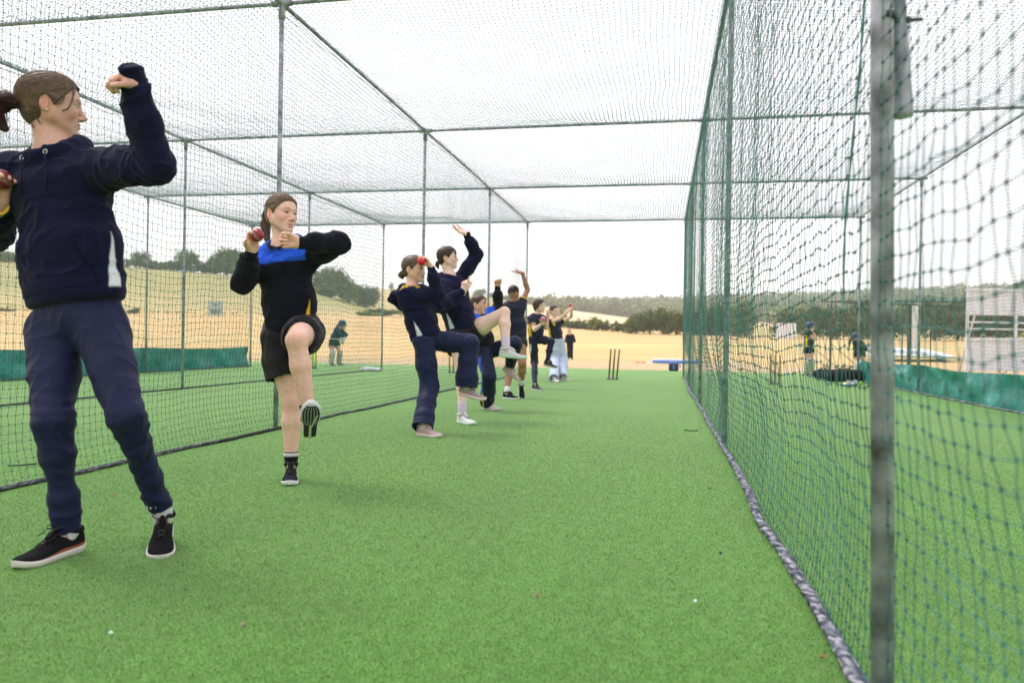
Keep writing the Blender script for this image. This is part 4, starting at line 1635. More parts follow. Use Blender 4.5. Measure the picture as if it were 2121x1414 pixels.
# ---- second girl: blue chest panel, knee raised towards the camera
def girl_blue():
    s = Person('girl in black hoodie with blue chest, shoe sole raised towards the camera', 3.98, 1.60, .0060, seed=2)
    s.basis(590, 700)
    J = s.J
    J['neck'] = s.at(588, 512, 0); J['pel'] = s.at(603, 690, 0)
    J['shR'] = s.at(541, 536, .0); J['shL'] = s.at(641, 532, .0)
    J['hipR'] = s.at(578, 700, 0); J['hipL'] = s.at(632, 690, 0)
    J['elR'] = s.bone(J['shR'], 505, 582, .235, 1)
    J['wrR'] = s.bone(J['elR'], 522, 520, .215, 1)
    J['elL'] = s.bone(J['shL'], 698, 505, .24, 1)
    J['wrL'] = s.bone(J['elL'], 618, 501, .225, 1)
    J['anR'] = G(603, 962, .085)
    J['knR'] = s.bone(J['hipR'], 604, 832, .37, 1)
    J['knL'] = s.bone(J['hipL'], 614, 706, .37, 1)
    J['anL'] = s.bone(J['knL'], 641, 864, .40, -1)
    J['nose'] = .82
    fR = nrm(G(597, 992)-G(606, 955))
    J['footR'] = (fR, V(0, 0, 1))
    J['footL'] = (s.vec(.0, .66, .75), s.vec(-.02, .75, -.66))
    s.head(583, 443, .02, 38, -2, 2, k=.97)
    C, f, u, l, k, _ = s.H
    tie = C-f*.098*k+u*.035*k
    t = [tie, tie-f*.03-u*.005, tie-f*.045-u*.05, tie-f*.040-u*.11, tie-f*.02-u*.17, tie-f*.005-u*.20]
    nail = (.12, .08, .055)
    build_person(s, skin=V(.80, .50, .40), hair=dict(col=V(.13, .085, .055), tail=(t, [.013, .018, .023, .024, .019, .006]), n=900, th=.007, tie=(.02, .02, .02)),
                 top=dict(kind='hoodie', col=V(.0075, .0078, .016), flash=YEL, pocket=True, yoke=(.80, 1.2, BLUE), w=(.150, .146, .150), d=(.115, .115, .105), bottom=-.0, flash_ang=.36, flash_top=.36, amp=.006, hem_tilt=nrm(J['shL']-J['shR'])*.06),
                 bottom=dict(name='shorts', r=[(0, .105), (.35, .108), (.62, .112)], rL=[(0, .108), (.4, .104), (.66, .098)], tiltL=s.vec(.25, 1, 0)*.75, col=V(.0065, .0065, .010), w=.160, amp=.005, k=.03),
                 hands=dict(R=dict(d=s.vec(.05, .93, .35), n=s.vec(.45, .15, .85), curl=(.5, .5, .5, .5), thumb=(.95, .55), tcurl=.5, spread=.12),
                            L=dict(d=s.vec(-.97, -.05, .2), n=s.vec(-.15, -.15, .97), curl=(.9, 1.0, 1.05, 1.1), thumb=(.5, .5), tcurl=.5, spread=.04)),
                 feet=dict(R=dict(sock_h=.062, band=(.6, .6, .62), kw=dict(lace=(.01, .01, .012), sole=(.70, .70, .70), up=(.013, .014, .02))),
                           L=dict(sock_h=.06, L=.285, kw=dict(sole=(.62, .62, .64), up=(.013, .014, .02), tread=True, lace=(.01, .01, .012)))),
                 socks=(.008, .008, .014), fine_head=.0030, fine_hand=.0036, look=(.002, 0))
    W = J['wrR']
    c = W+s.vec(.05, .93, .35)*.075+s.vec(.45, .15, .85)*.046
    cricket_ball(c, .036, (.26, .012, .025), (.6, .5, .5), (.75, .1, .5), 'dark red seamed ball in the raised hand of the girl with blue chest')


girl_blue()


# ---- third girl: leaning back, red ball at her forehead
def girl_red_ball():
    s = Person('girl in navy hoodie and flared navy tracksuit, holding a bright red ball at her forehead', 6.30, 1.58, .0068, seed=3)
    s.basis(880, 700)
    J = s.J
    J['neck'] = s.at(853, 600, 0); J['pel'] = s.at(882, 700, 0)
    J['shR'] = s.at(842, 613, .10); J['shL'] = s.at(874, 605, -.13)
    J['hipR'] = s.at(878, 706, .06); J['hipL'] = s.at(891, 704, -.06)
    J['elR'] = s.bone(J['shR'], 905, 610, .26, 1)
    J['wrR'] = s.bone(J['elR'], 893, 553, .22, 1)
    J['nose'] = .85
    J['elL'] = s.bone(J['shL'], 922, 628, .235, -1)
    J['wrL'] = s.bone(J['elL'], 893, 641, .2, 1)
    J['anR'] = G(876, 881, .085)
    J['knR'] = s.bone(J['hipR'], 889, 800, .38, 1)
    J['knL'] = s.bone(J['hipL'], 972, 712, .37, 0)
    J['anL'] = s.bone(J['knL'], 966, 800, .36, 0)
    J['footR'] = (nrm(G(902, 893)-G(872, 890)), V(0, 0, 1))
    J['footL'] = (s.vec(.95, -.22, .1), s.vec(.22, .95, .1))
    s.head(857, 556, 0, 64, -4, -4, k=.99)
    C, f, u, l, k, _ = s.H
    tie = C-f*.085*k-u*.045*k
    t = [tie, tie-f*.018-u*.008, tie-f*.030-u*.022, tie-f*.018-u*.042]
    def word(v, c, n, x, y, vt, s_):
        # yellow lettering along the top of the sleeve next to the camera
        a, b = J['shR'], J['elR']
        d = nrm(b-a); w_ = nrm(s_.u-d*(s_.u@d))
        q = (v-a)
        t_, h_ = q@d, q@s_.c
        hh = q@w_
        on = (hh > .0) & (h_ > -.03) & (h_ < .045) & (t_ > -.055) & (t_ < .145)
        m = on & (np.abs(np.sin((t_*60+h_*55)))*1.0 > .45) & (np.abs(h_-.01) < .022) & ~((t_ > .055) & (t_ < .068))
        c[m] = V(.62, .42, .03)
    build_person(s, skin=V(.80, .52, .41), hair=dict(col=V(.10, .07, .05), tail=(t, [.018, .030, .032, .014]), n=700, th=.007),
                 top=dict(kind='hoodie', col=NAVY*1.05, flash=WHT, pocket=True, w=(.150, .150, .150), d=(.125, .125, .115), bottom=-.02, flash_ang=.30, flash_top=.36, hood=1.35, amp=.007, paint=word, hem_tilt=nrm(J['shL']-J['shR'])*.0),
                 bottom=dict(r=[(0, .092), (.5, .092), (1, .082), (1.4, .078), (1.8, .086), (2.06, .092)], rL=[(0, .096), (.5, .094), (1, .080), (1.4, .086), (1.8, .098), (2.02, .100)], col=NAVY2, w=.145, amp=.0045, k=.03),
                 hands=dict(R=dict(d=s.vec(-.50, .84, .2), n=s.vec(-.82, -.50, .25), curl=(.45, .5, .5, .5), thumb=(.95, .7), tcurl=.4, spread=.10),
                            L=dict(d=s.vec(-.9, -.2, .1), n=s.vec(0, 0, -1), curl=(.6, .6, .6, .6))),
                 feet=dict(R=dict(kw=dict(up=(.45, .33, .33), sole=(.68, .62, .60), stripe=(.60, .25, .22))), L=dict(kw=dict(up=(.36, .31, .31), sole=(.70, .62, .60), stripe=(.62, .20, .17)))),
                 socks=(.6, .6, .62), fine_head=.0040, fine_hand=.0042, look=(.003, 0))
    cricket_ball(J['wrR']+s.vec(-.50, .84, .2)*.082+s.vec(-.82, -.50, .25)*.048, .036, (.68, .015, .045), None, label='bright red plastic ball held in front of a girl\'s forehead')


girl_red_ball()


# ---- fourth: tall girl, arm high, bare knee raised
def girl_tall():
    s = Person('tallest girl in the middle row, hand high overhead, bare knee raised, white shoes', 7.38, 1.74, .0072, seed=4)
    s.basis(950, 700)
    J = s.J
    J['neck'] = s.at(932, 577, 0); J['pel'] = s.at(958, 688, 0)
    J['shR'] = s.at(920, 594, .14); J['shL'] = s.at(952, 583, -.12)
    J['hipR'] = s.at(950, 695, .07); J['hipL'] = s.at(970, 692, -.06)
    J['elR'] = s.bone(J['shR'], 917, 634, .26, 1)
    J['wrR'] = s.bone(J['elR'], 960, 603, .24, 0)
    J['elL'] = s.bone(J['shL'], 986, 528, .28, 1)
    J['wrL'] = s.bone(J['elL'], 966, 484, .24, 1)
    J['anR'] = G(957, 858, .085)
    J['knR'] = s.bone(J['hipR'], 958, 775, .42, 1)
    J['knL'] = s.bone(J['hipL'], 1044, 648, .43, 1)
    J['anL'] = s.bone(J['knL'], 1048, 722, .38, 1)
    J['footR'] = (s.vec(.55, 0, .83), V(0, 0, 1))
    J['footL'] = (s.vec(.97, -.08, .15), s.vec(.08, .99, .0))
    s.head(927, 533, 0, 84, 3, -4, k=.97)
    C, f, u, l, k, _ = s.H
    tie = C-f*.085*k-u*.040*k
    t = [tie, tie-f*.020-u*.012, tie-f*.026-u*.035, tie-f*.012-u*.075]
    build_person(s, skin=V(.84, .60, .50), hair=dict(col=V(.045, .030, .026), tail=(t, [.010, .020, .020, .006]), n=700, th=.006),
                 top=dict(kind='hoodie', col=NAVY*1.15, flash=WHT, pocket=True, strings=False, w=(.165, .165, .155), d=(.135, .13, .115), bottom=.03, flash_ang=.05, flash_top=.42, amp=.007),
                 bottom=dict(name='shorts', r=[(0, .108), (.35, .112), (.45, .114)], rL=[(0, .108), (.2, .108), (.32, .106)], col=BLACK*.8, w=.155, amp=.004, k=.03),
                 hands=dict(L=dict(d=s.vec(-.92, .22, .3), n=s.vec(-.15, .75, .5), curl=(.15, .3, .4, .45), thumb=(.5, .3), spread=.10),
                            R=dict(d=s.vec(.15, .95, .2), n=s.vec(.55, -.05, -.75), curl=((.05, .05, .05), (.9, 1.1, .9), (1.0, 1.2, .9), (1.1, 1.2, .9)), thumb=(.4, .5), tcurl=.5)),
                 feet=dict(R=dict(sock_h=.10, kw=dict(up=(.70, .70, .72), sole=(.62, .74, .64), lace=(.35, .28, .35))), L=dict(sock_h=.11, kw=dict(up=(.60, .63, .60), sole=(.50, .68, .54)))),
                 socks=(.68, .56, .70), fine_head=.0042, fine_hand=.0046)


girl_tall()


# ---- fifth: half hidden behind the tall girl
def girl_hidden():
    s = Person('girl mostly hidden behind the raised bare knee, navy hoodie with blue shoulders, yellow flash', 8.48, 1.58, .0085, seed=5)
    s.basis(1005, 700)
    J = s.J
    J['neck'] = s.at(988, 655, 0); J['pel'] = s.at(1002, 722, 0)
    J['shR'] = s.at(978, 665, .12); J['shL'] = s.at(1004, 660, -.12)
    J['hipR'] = s.at(1001, 728, .07); J['hipL'] = s.at(1014, 727, -.06)
    J['elR'] = s.bone(J['shR'], 985, 700, .25, 1)
    J['wrR'] = s.bone(J['elR'], 1010, 676, .22, -1)
    J['elL'] = s.bone(J['shL'], 1031, 634, .26, -1)
    J['wrL'] = s.bone(J['elL'], 1031, 594, .215, 1)
    J['anR'] = G(1009, 833, .085)
    J['knR'] = s.bone(J['hipR'], 1013, 780, .35, 1)
    J['knL'] = s.bone(J['hipL'], 1066, 712, .35, 1)
    J['anL'] = s.bone(J['knL'], 1056, 758, .33, -1)
    J['footR'] = (s.vec(.75, 0, .6), V(0, 0, 1))
    J['footL'] = (s.vec(.80, -.55, .2), s.vec(.55, .80, .1))
    s.head(992, 630, 0, 62, -3, 3, k=.96)
    C, f, u, l, k, _ = s.H
    tie = C-f*.085*k-u*.02*k
    t = [tie, tie-f*.03-u*.02, tie-f*.03-u*.08]
    def blue(v, c, n, x, y, vt, s_):
        put(c, soft(vt-.84, .02)*soft(np.abs(x)-.05, .01)*soft(.24-np.abs(x), .01), BLUE)
    def piping(v, c, tp, left, front, spine):
        a, b = J['hipR'], J['anR']
        d = nrm(b-a); q = v-a
        w_ = nrm(np.cross(d, s.r))
        t_ = q@d; e = q@s.r-t_*(d@s.r)
        put(c, (t_ > .05)*soft(-.035-e, .01)*soft(.45-t_, .02), BLUE)
        put(c, (t_ > .45)*soft(.006-np.abs(e+.045), .004), YEL)
    build_person(s, skin=V(.72, .43, .32), hair=dict(col=V(.075, .045, .03), tail=(t, [.014, .02, .01]), n=300, th=.007),
                 top=dict(kind='hoodie', col=BLACK, flash=YEL, w=(.155, .155, .15), d=(.125, .12, .11), bottom=-.07, flash_ang=.2, flash_top=.22, paint=blue),
                 bottom=dict(r=[(0, .092), (1, .080), (1.6, .082), (2.04, .084)], rL=[(0, .092), (1, .080), (1.6, .07), (1.95, .064)], col=NAVY2*.8, w=.14, amp=.005, k=.03, paint=piping),
                 hands=dict(L=dict(d=s.vec(-.2, .9, .3), n=s.vec(.2, -.2, .9), curl=(.8, 1.1, 1.1, 1.1), thumb=(.5, .5))),
                 feet=dict(R=dict(kw=dict(up=(.66, .60, .58), sole=(.62, .58, .56))), L=dict(kw=dict(up=(.50, .42, .37), sole=(.5, .45, .42)))),
                 socks=(.6, .6, .62), fine_head=.005)


girl_hidden()


# ---- sixth: t-shirt, looking at the camera
def girl_tee():
    s = Person('dark-haired girl in navy shirt, bare arm bent overhead, looking at the camera', 10.37, 1.63, .0085, seed=6)
    s.basis(1065, 700)
    J = s.J
    J['neck'] = s.at(1063, 627, 0); J['pel'] = s.at(1067, 693, 0)
    J['shR'] = s.at(1045, 637, .06); J['shL'] = s.at(1079, 632, -.04)
    J['hipR'] = s.at(1059, 700, .03); J['hipL'] = s.at(1074, 699, -.03)
    J['elR'] = s.bone(J['shR'], 1038, 668, .26, 1)
    J['wrR'] = s.bone(J['elR'], 1046, 700, .22, 1)
    J['elL'] = s.bone(J['shL'], 1093, 600, .26, -1)
    J['wrL'] = s.bone(J['elL'], 1082, 566, .235, 1)
    J['anR'] = G(1050, 813, .085)
    J['knR'] = s.bone(J['hipR'], 1056, 760, .40, 1)
    J['knL'] = s.bone(J['hipL'], 1082, 752, .39, 1)
    J['anL'] = s.bone(J['knL'], 1080, 797, .33, -1)
    J['footR'] = (s.vec(.86, 0, .5), V(0, 0, 1))
    J['footL'] = (s.vec(.1, -.88, .45), s.vec(.05, .45, .88))
    s.head(1064, 607, 0, 22, -2, -6, k=.93, wide=.93)
    C, f, u, l, k, _ = s.H
    build_person(s, skin=V(.33, .17, .095), hair=dict(col=V(.012, .010, .010), n=350, th=.007, r=.0014, low=.006, tail=([C-f*.085*k-u*.05*k, C-f*.11*k-u*.06*k], [.03, .02])),
                 top=dict(kind='shirt', col=V(.008, .012, .034), side_panel=YEL, mat='poly', w=(.165, .150, .150), d=(.115, .11, .10), bottom=-.06, sleeve=.42, amp=.005),
                 bottom=dict(name='shorts', r=[(0, .098), (.2, .104), (.36, .108)], col=BLACK, w=.15, amp=.004),
                 hands=dict(L=dict(d=s.vec(-.95, .12, .2), n=s.vec(-.1, .9, .3), curl=(.02, .05, .08, .1), thumb=(.35, .3), spread=.03),
                            R=dict(d=s.vec(.1, -.9, .2), n=s.vec(.7, 0, -.4))),
                 feet=dict(R=dict(sock_h=.07, kw=dict(sole=(.72, .72, .74), up=(.012, .013, .018))), L=dict(sock_h=.07, kw=dict(sole=(.72, .72, .74), up=(.012, .013, .018)))),
                 socks=(.72, .72, .75), fine_head=.0050, lip=V(.26, .08, .07))


girl_tee()


# ---- seventh: short brown hair, pink ball
def child_bob():
    s = Person('short-haired child in navy shirt with yellow side, pink ball at the chest, knee raised', 12.66, 1.50, .0090, seed=7)
    s.basis(1115, 700)
    J = s.J
    J['neck'] = s.at(1111, 653, 0); J['pel'] = s.at(1110, 697, 0)
    J['shR'] = s.at(1100, 660, .10); J['shL'] = s.at(1123, 658, -.10)
    J['hipR'] = s.at(1104, 703, .05); J['hipL'] = s.at(1116, 702, -.05)
    J['elR'] = s.bone(J['shR'], 1107, 683, .235, 1)
    J['wrR'] = s.bone(J['elR'], 1124, 669, .20, 1)
    J['elL'] = s.bone(J['shL'], 1131, 679, .235, 0)
    J['wrL'] = s.bone(J['elL'], 1135, 656, .20, 1)
    J['anR'] = G(1108, 797, .08)
    J['knR'] = s.bone(J['hipR'], 1107, 750, .36, 1)
    J['knL'] = s.bone(J['hipL'], 1141, 707, .35, 1)
    J['anL'] = s.bone(J['knL'], 1134, 747, .33, 1)
    J['footR'] = (s.vec(.7, 0, .7), V(0, 0, 1))
    J['footL'] = (s.vec(.97, -.22, .1), s.vec(.2, .97, .1))
    s.head(1117, 634, 0, 60, 2, 0, k=1.0)
    def stripe(v, c, tp, left, front, spine):
        a = J['hipR']; q = v-a
        put(c, soft(.012-np.abs(q@s.r+.04), .006)*((q@s.c) > .03)*((q@s.u) < -.08)*((q@s.u) > -.24), WHT)
    build_person(s, skin=V(.82, .56, .46), hair=dict(col=V(.07, .045, .033), bob=True, n=260, th=.011, r=.0016, low=.012),
                 top=dict(kind='shirt', col=V(.009, .012, .040), side_panel=YEL, mat='poly', w=(.150, .150, .150), d=(.12, .115, .105), bottom=-.02, sleeve=.60, amp=.005),
                 bottom=dict(r=[(0, .086), (.5, .078), (1, .062), (1.5, .052), (1.92, .042)], col=V(.009, .011, .036), w=.135, amp=.005, paint=stripe),
                 hands=dict(R=dict(d=s.vec(.1, .93, .2), n=s.vec(.1, .2, .9), curl=(.5, .5, .5, .5), thumb=(.9, .5)),
                            L=dict(d=s.vec(.0, .97, .2), n=s.vec(-.4, .1, .9), curl=(.1, .1, .15, .2), spread=.28, thumb=(1.1, .1))),
                 feet=dict(R=dict(kw=dict(up=(.05, .055, .065), sole=(.6, .58, .57))), L=dict(kw=dict(up=(.035, .038, .045), sole=(.35, .33, .32)))),
                 socks=(.02, .02, .03), fine_head=.0055, fine_hand=.006)
    cricket_ball(J['wrR']+s.vec(.1, .93, .2)*.06+s.vec(0, .2, .9)*.042, .036, (.82, .20, .34), None, label='pink ball in the hand of the short-haired child')


child_bob()


# ---- eighth: pale blue trousers, both hands up with a ball
def girl_pale():
    s = Person('girl in pale blue trousers and navy shirt, both hands lifting a red ball', 15.55, 1.55, .0095, seed=8)
    s.basis(1150, 700)
    J = s.J
    J['neck'] = s.at(1145, 664, 0); J['pel'] = s.at(1153, 703, 0)
    J['shR'] = s.at(1136, 669, .08); J['shL'] = s.at(1158, 669, -.10)
    J['hipR'] = s.at(1149, 706, .04); J['hipL'] = s.at(1159, 706, -.04)
    J['elR'] = s.bone(J['shR'], 1158, 661, .25, 1)
    J['wrR'] = s.bone(J['elR'], 1176, 645, .23, 0)
    J['elL'] = s.bone(J['shL'], 1183, 656, .25, 0)
    J['wrL'] = s.bone(J['elL'], 1184, 640, .20, 1)
    J['anR'] = G(1147, 782, .08); J['anL'] = G(1166, 780, .08)
    J['knR'] = s.bone(J['hipR'], 1149, 745, .37, 1)
    J['knL'] = s.bone(J['hipL'], 1166, 744, .37, 1)
    J['footR'] = (s.vec(.55, 0, .83), V(0, 0, 1)); J['footL'] = (s.vec(.9, 0, .5), V(0, 0, 1))
    s.head(1148, 644, 0, 42, 0, -3, k=1.0)
    C, f, u, l, k, _ = s.H
    tie = C-f*.09*k
    build_person(s, skin=V(.80, .54, .44), hair=dict(col=V(.085, .055, .045), n=200, th=.007, r=.0016, tail=([tie, tie-f*.03-u*.02], [.03, .02])),
                 top=dict(kind='shirt', col=V(.007, .009, .028), side_panel=YEL, mat='poly', w=(.155, .150, .145), d=(.12, .11, .10), bottom=-.0, sleeve=.45, amp=.005),
                 bottom=dict(r=[(0, .100), (.5, .098), (1, .098), (1.5, .100), (2.04, .098)], col=V(.50, .56, .72), w=.148, amp=.007),
                 hands=dict(R=dict(d=s.vec(.5, .85, .1), n=s.vec(.7, -.3, -.3), curl=(.5, .5, .5, .5), thumb=(.9, .5)),
                            L=dict(d=s.vec(.1, .97, .1), n=s.vec(-.8, 0, .4), curl=(.5, .5, .5, .5), thumb=(.9, .5))),
                 feet=dict(R=dict(kw=dict(up=(.68, .68, .70), sole=(.55, .55, .56))), L=dict(kw=dict(up=(.50, .48, .46), sole=(.6, .6, .6)))),
                 socks=(.7, .7, .7), fine_head=.006)
    cricket_ball(s.at(1182, 632, .03), .036, (.66, .02, .06), None, label='red ball lifted by the girl in pale blue trousers')


girl_pale()


# ---- ninth: adult far out on the dry field
def coach():
    Y = 35.5
    s = Person('person in navy jumper and black trousers, standing alone out on the dry field', Y, 1.60, .013, seed=9)
    s.basis(1180, 720)
    J = s.J
    gz = ground_z(*P(1180, 750, Y)[:2])
    J['neck'] = s.at(1180.5, 693.5, 0); J['pel'] = s.at(1180.5, 716, 0)
    J['shR'] = s.at(1174.5, 696, 0); J['shL'] = s.at(1187, 696, 0)
    J['hipR'] = s.at(1178, 718, 0); J['hipL'] = s.at(1183.5, 718, 0)
    J['elR'] = s.bone(J['shR'], 1172, 706, .27, -1); J['wrR'] = s.bone(J['elR'], 1178, 708, .22, 1)
    J['elL'] = s.bone(J['shL'], 1190, 706, .27, -1); J['wrL'] = s.bone(J['elL'], 1183, 708, .22, 1)
    a = s.at(1177, 746, 0); b = s.at(1184, 746, 0)
    J['anR'] = V(a[0], a[1], gz+.085); J['anL'] = V(b[0], b[1], gz+.085)
    J['knR'] = (J['hipR']+J['anR'])/2; J['knL'] = (J['hipL']+J['anL'])/2
    J['footR'] = (s.vec(-.3, 0, .9), V(0, 0, 1)); J['footL'] = (s.vec(.3, 0, .9), V(0, 0, 1))
    s.head(1179, 687, 0, -15, 0, 0, k=1.0)
    build_person(s, skin=V(.70, .42, .34), hair=dict(col=V(.12, .07, .045), n=0, th=.01),
                 top=dict(kind='hoodie', col=NAVY, w=(.16, .165, .16), d=(.12, .12, .11), bottom=.02),
                 bottom=dict(r=[(0, .09), (1, .072), (2.03, .07)], col=BLACK*.8, w=.145),
                 hands=dict(R=dict(d=s.vec(.9, 0, .2), n=s.vec(0, .6, -.5), curl=(.3,)*4), L=dict(d=s.vec(-.9, 0, .2), n=s.vec(0, .6, -.5), curl=(.3,)*4)),
                 feet=dict(R=dict(kw={}), L=dict(kw={})), socks=(.02, .02, .02))


coach()
# ------------------------------------------------------------------ players beyond the nets
def helmet(s, parent, col=(.012, .03, .10)):
    C, f, u, l, k, w_ = s.H
    S = Sdf()
    A = (f, l, u)
    S.ell(C+k*(-.012*f+.035*u), A, (.118*k, .098*k, .098*k), .01)
    S.cap(C+k*(-.03*f+.07*l+.0*u), C+k*(-.02*f+.072*l-.045*u), (.05*k, .022*k), (.04*k, .02*k), .02, f)
    S.cap(C+k*(-.03*f-.07*l+.0*u), C+k*(-.02*f-.072*l-.045*u), (.05*k, .022*k), (.04*k, .02*k), .02, f)
    S.cut(C+k*(.085*f+.028*u), nrm(f*.8-u*.6))
    v, fc = S.mesh(.010)
    h = mesh_obj('helmet', v, fc, M['vc'], parent, True, np.tile(V(*col), (len(v), 1)))
    mb = MB()
    vs = []
    for i in range(9):
        a = -1.1+2.2*i/8
        for rr, z in ((.098, .035), (.155, .022), (.155, .016), (.098, .029)):
            vs.append(C+k*(f*math.cos(a)*rr+l*math.sin(a)*rr*.82+u*z))
    mb.add(vs, [(i*4+j, i*4+(j+1) % 4, i*4+4+(j+1) % 4, i*4+4+j) for i in range(8) for j in range(4)], col)
    mb.build('peak', M['vc'], h)
    mb = MB()
    for z in (-.01, -.035, -.06, -.085):
        mb.tube([C+k*(f*math.cos(a)*.14+l*math.sin(a)*.105+u*z) for a in np.linspace(-1.3, 1.3, 9)], .003, 4, (.3, .3, .32))
    for a in (-1.25, 1.25):
        mb.tube([C+k*(f*math.cos(a)*.14+l*math.sin(a)*.105+u*z) for z in (.02, -.085)], .003, 4, (.3, .3, .32))
    mb.build('grille', M['vc'], h)


def pads(s, parent, q, col=(.70, .70, .74)):
    J = s.J
    a, b = J['kn'+q], J['an'+q]
    ff = J['foot'+q][0]
    mb = MB()
    d = nrm(b-a); fr = nrm(ff-d*(ff@d)); sd = np.cross(d, fr)
    for j in range(5):
        o = (j-2)*.030
        pts = [a-d*.13+fr*(.060-abs(j-2)*.014)+sd*o, a+fr*(.085-abs(j-2)*.016)+sd*o, (a+b)/2+fr*(.075-abs(j-2)*.016)+sd*o, b+fr*(.060-abs(j-2)*.012)+sd*o, b+d*.03+fr*(.085-abs(j-2)*.012)+sd*o*.8]
        mb.tube(pts, [.012, .018, .018, .017, .012], 8, col)
    for t in (.15, .5, .8):
        c = a*(1-t)+b*t
        mb.tube([c+.062*(fr*math.cos(x)+sd*math.sin(x)) for x in np.linspace(-2.2, 2.2, 9)+math.pi], .010, 5, (.05, .12, .3))
    mb.build('leg_pad', M['vc'], parent, True)


def gloves(s, parent, q, col=(.62, .62, .66)):
    W = s.J['wr'+q]; d = nrm(s.J['wr'+q]-s.J['el'+q])
    mb = MB()
    mb.ball(W+d*.07, (.055, .055, .06), 12, 8, col)
    for i in range(4):
        mb.ball(W+d*.10+V(0, 0, .03-.02*i), (.03, .03, .02), 8, 6, (.08, .12, .3))
    mb.tube([W-d*.05, W+d*.03], [.045, .05], 10, col)
    mb.build('glove', M['vc'], parent, True)


def bat(a, b, n, label):
    """handle end a to toe b; n out of the face"""
    root = empty('cricket_bat', a, label, 'bat')
    d = nrm(b-a); n = nrm(n-d*(n@d)); w_ = np.cross(d, n)
    L = np.linalg.norm(b-a)
    mb = MB()
    st = [(.34, .018, .018), (.38, .048, .022), (.5, .054, .026), (.8, .054, .034), (.95, .053, .026), (1., .045, .016)]
    vs = []
    for t, hw, th in st:
        p = a+d*L*t
        vs += [p-w_*hw, p-w_*hw*.9+n*.006, p+w_*hw*.9+n*.006, p+w_*hw, p+w_*hw*.6-n*th*.5, p-n*th, p-w_*hw*.6-n*th*.5]
    k = 7
    fs = [(i*k+j, i*k+(j+1) % k, (i+1)*k+(j+1) % k, (i+1)*k+j) for i in range(len(st)-1) for j in range(k)]+[tuple(range(k))[::-1], tuple((len(st)-1)*k+j for j in range(k))]
    mb.add(vs, fs, (.66, .56, .42))
    mb.build('blade', M['vc'], root)
    mb = MB(); mb.tube([a, a+d*L*.36], .017, 10, (.5, .52, .56)); mb.build('handle', M['vc'], root, True)
    settle(root)


def player(lbl, Y, h, px, seed, jn, head, top, bottom, hair, feet, hands={}, pad='RL', skin=V(.70, .44, .34), gl='RL', hel=(.012, .03, .10)):
    s = Person(lbl, Y, h, .011, seed=seed)
    s.basis(px, 700)
    J = s.J
    for key, val in jn.items():
        J[key] = val(s) if callable(val) else s.at(*val)
    s.head(*head)
    for q in 'RL':
        J['foot'+q] = (s.vec(*feet[q]), V(0, 0, 1))
    root = build_person(s, skin=skin, hair=hair(s), top=top, bottom=bottom, feet=dict(R=dict(kw=dict(up=(.04, .05, .07))), L=dict(kw=dict(up=(.04, .05, .07)))), hands={k: v(s) for k, v in hands.items()}, socks=(.6, .6, .62))
    inv = root.matrix_world
    helmet(s, root, hel)
    for q in pad: pads(s, root, q)
    for q in gl: gloves(s, root, q)
    settle(root)
    return s


def long_hair(col, L=.28):
    def h(s):
        C, f, u, l, k, _ = s.H
        t = C-f*.09*k-u*.03*k
        return dict(col=V(*col), n=60, r=.002, th=.006, tail=([t, t-f*.03-u*.08, t-f*.03-u*L*.6, t-u*L], [.03, .04, .035, .015]))
    return h


g0 = G(685, 757); YB = float(g0[1])
sL = player('batter in blue helmet and white pads crouching with a bat in the left lane', YB, 1.50, 695, 21,
       dict(neck=(702, 682, 0), pel=(692, 704, 0), shR=(697, 685, .12), shL=(706, 683, -.10), hipR=(688, 707, .05), hipL=(696, 706, -.05),
            elR=(708, 694, .2), wrR=(709, 702, .2), elL=(715, 693, -.02), wrL=(712, 701, .1),
            anR=lambda s: G(685, 757, 0)+V(0, 0, .085), anL=lambda s: G(701, 756, 0)+V(0, 0, .085),
            knR=lambda s: s.bone(s.J['hipR'], 687, 731, .34, 1), knL=lambda s: s.bone(s.J['hipL'], 703, 730, .34, 1)),
       (709, 672, 0, 75, -18, 0, .98), dict(kind='hoodie', col=V(.012, .02, .05), w=(.15, .15, .15), bottom=-.05, hood=.6),
       dict(name='shorts', r=[(0, .1), (.45, .11)], col=BLACK, w=.15), long_hair((.16, .08, .04)), dict(R=(.6, 0, .7), L=(.8, 0, .5)))
bat(sL.at(713, 704, .18), sL.at(668, 697, .45)*.3+sL.at(655, 697, -.1)*.7, sL.vec(0, 1, .3), 'pale wooden bat held out behind the crouching batter in the left lane')

g0 = G(1675, 780); YR_ = float(g0[1])
sR = player('girl in navy helmet, yellow-sided shirt and white leg pads, lifting her hands to her face', YR_, 1.42, 1675, 22,
       dict(neck=(1676, 685, 0), pel=(1675, 721, 0), shR=(1670, 689, .12), shL=(1682, 688, -.10), hipR=(1671, 724, .05), hipL=(1680, 724, -.05),
            elR=(1688, 704, .18), wrR=(1685, 690, .16), elL=(1690, 702, -.05), wrL=(1686, 688, .02),
            anR=lambda s: G(1671, 779, 0)+V(0, 0, .085), anL=lambda s: G(1679, 778, 0)+V(0, 0, .085),
            knR=(1672, 748, .05), knL=(1680, 748, .02)),
       (1679, 676, 0, 80, 4, 0, .96), dict(kind='shirt', col=V(.010, .013, .035), side_panel=YEL, w=(.145, .14, .14), bottom=.0, sleeve=.5),
       dict(name='shorts', r=[(0, .096), (.33, .10)], col=BLACK, w=.14), long_hair((.35, .24, .10), .36), dict(R=(.5, 0, .8), L=(.7, 0, .6)), gl='')
g0 = G(1780, 779); YQ = float(g0[1])
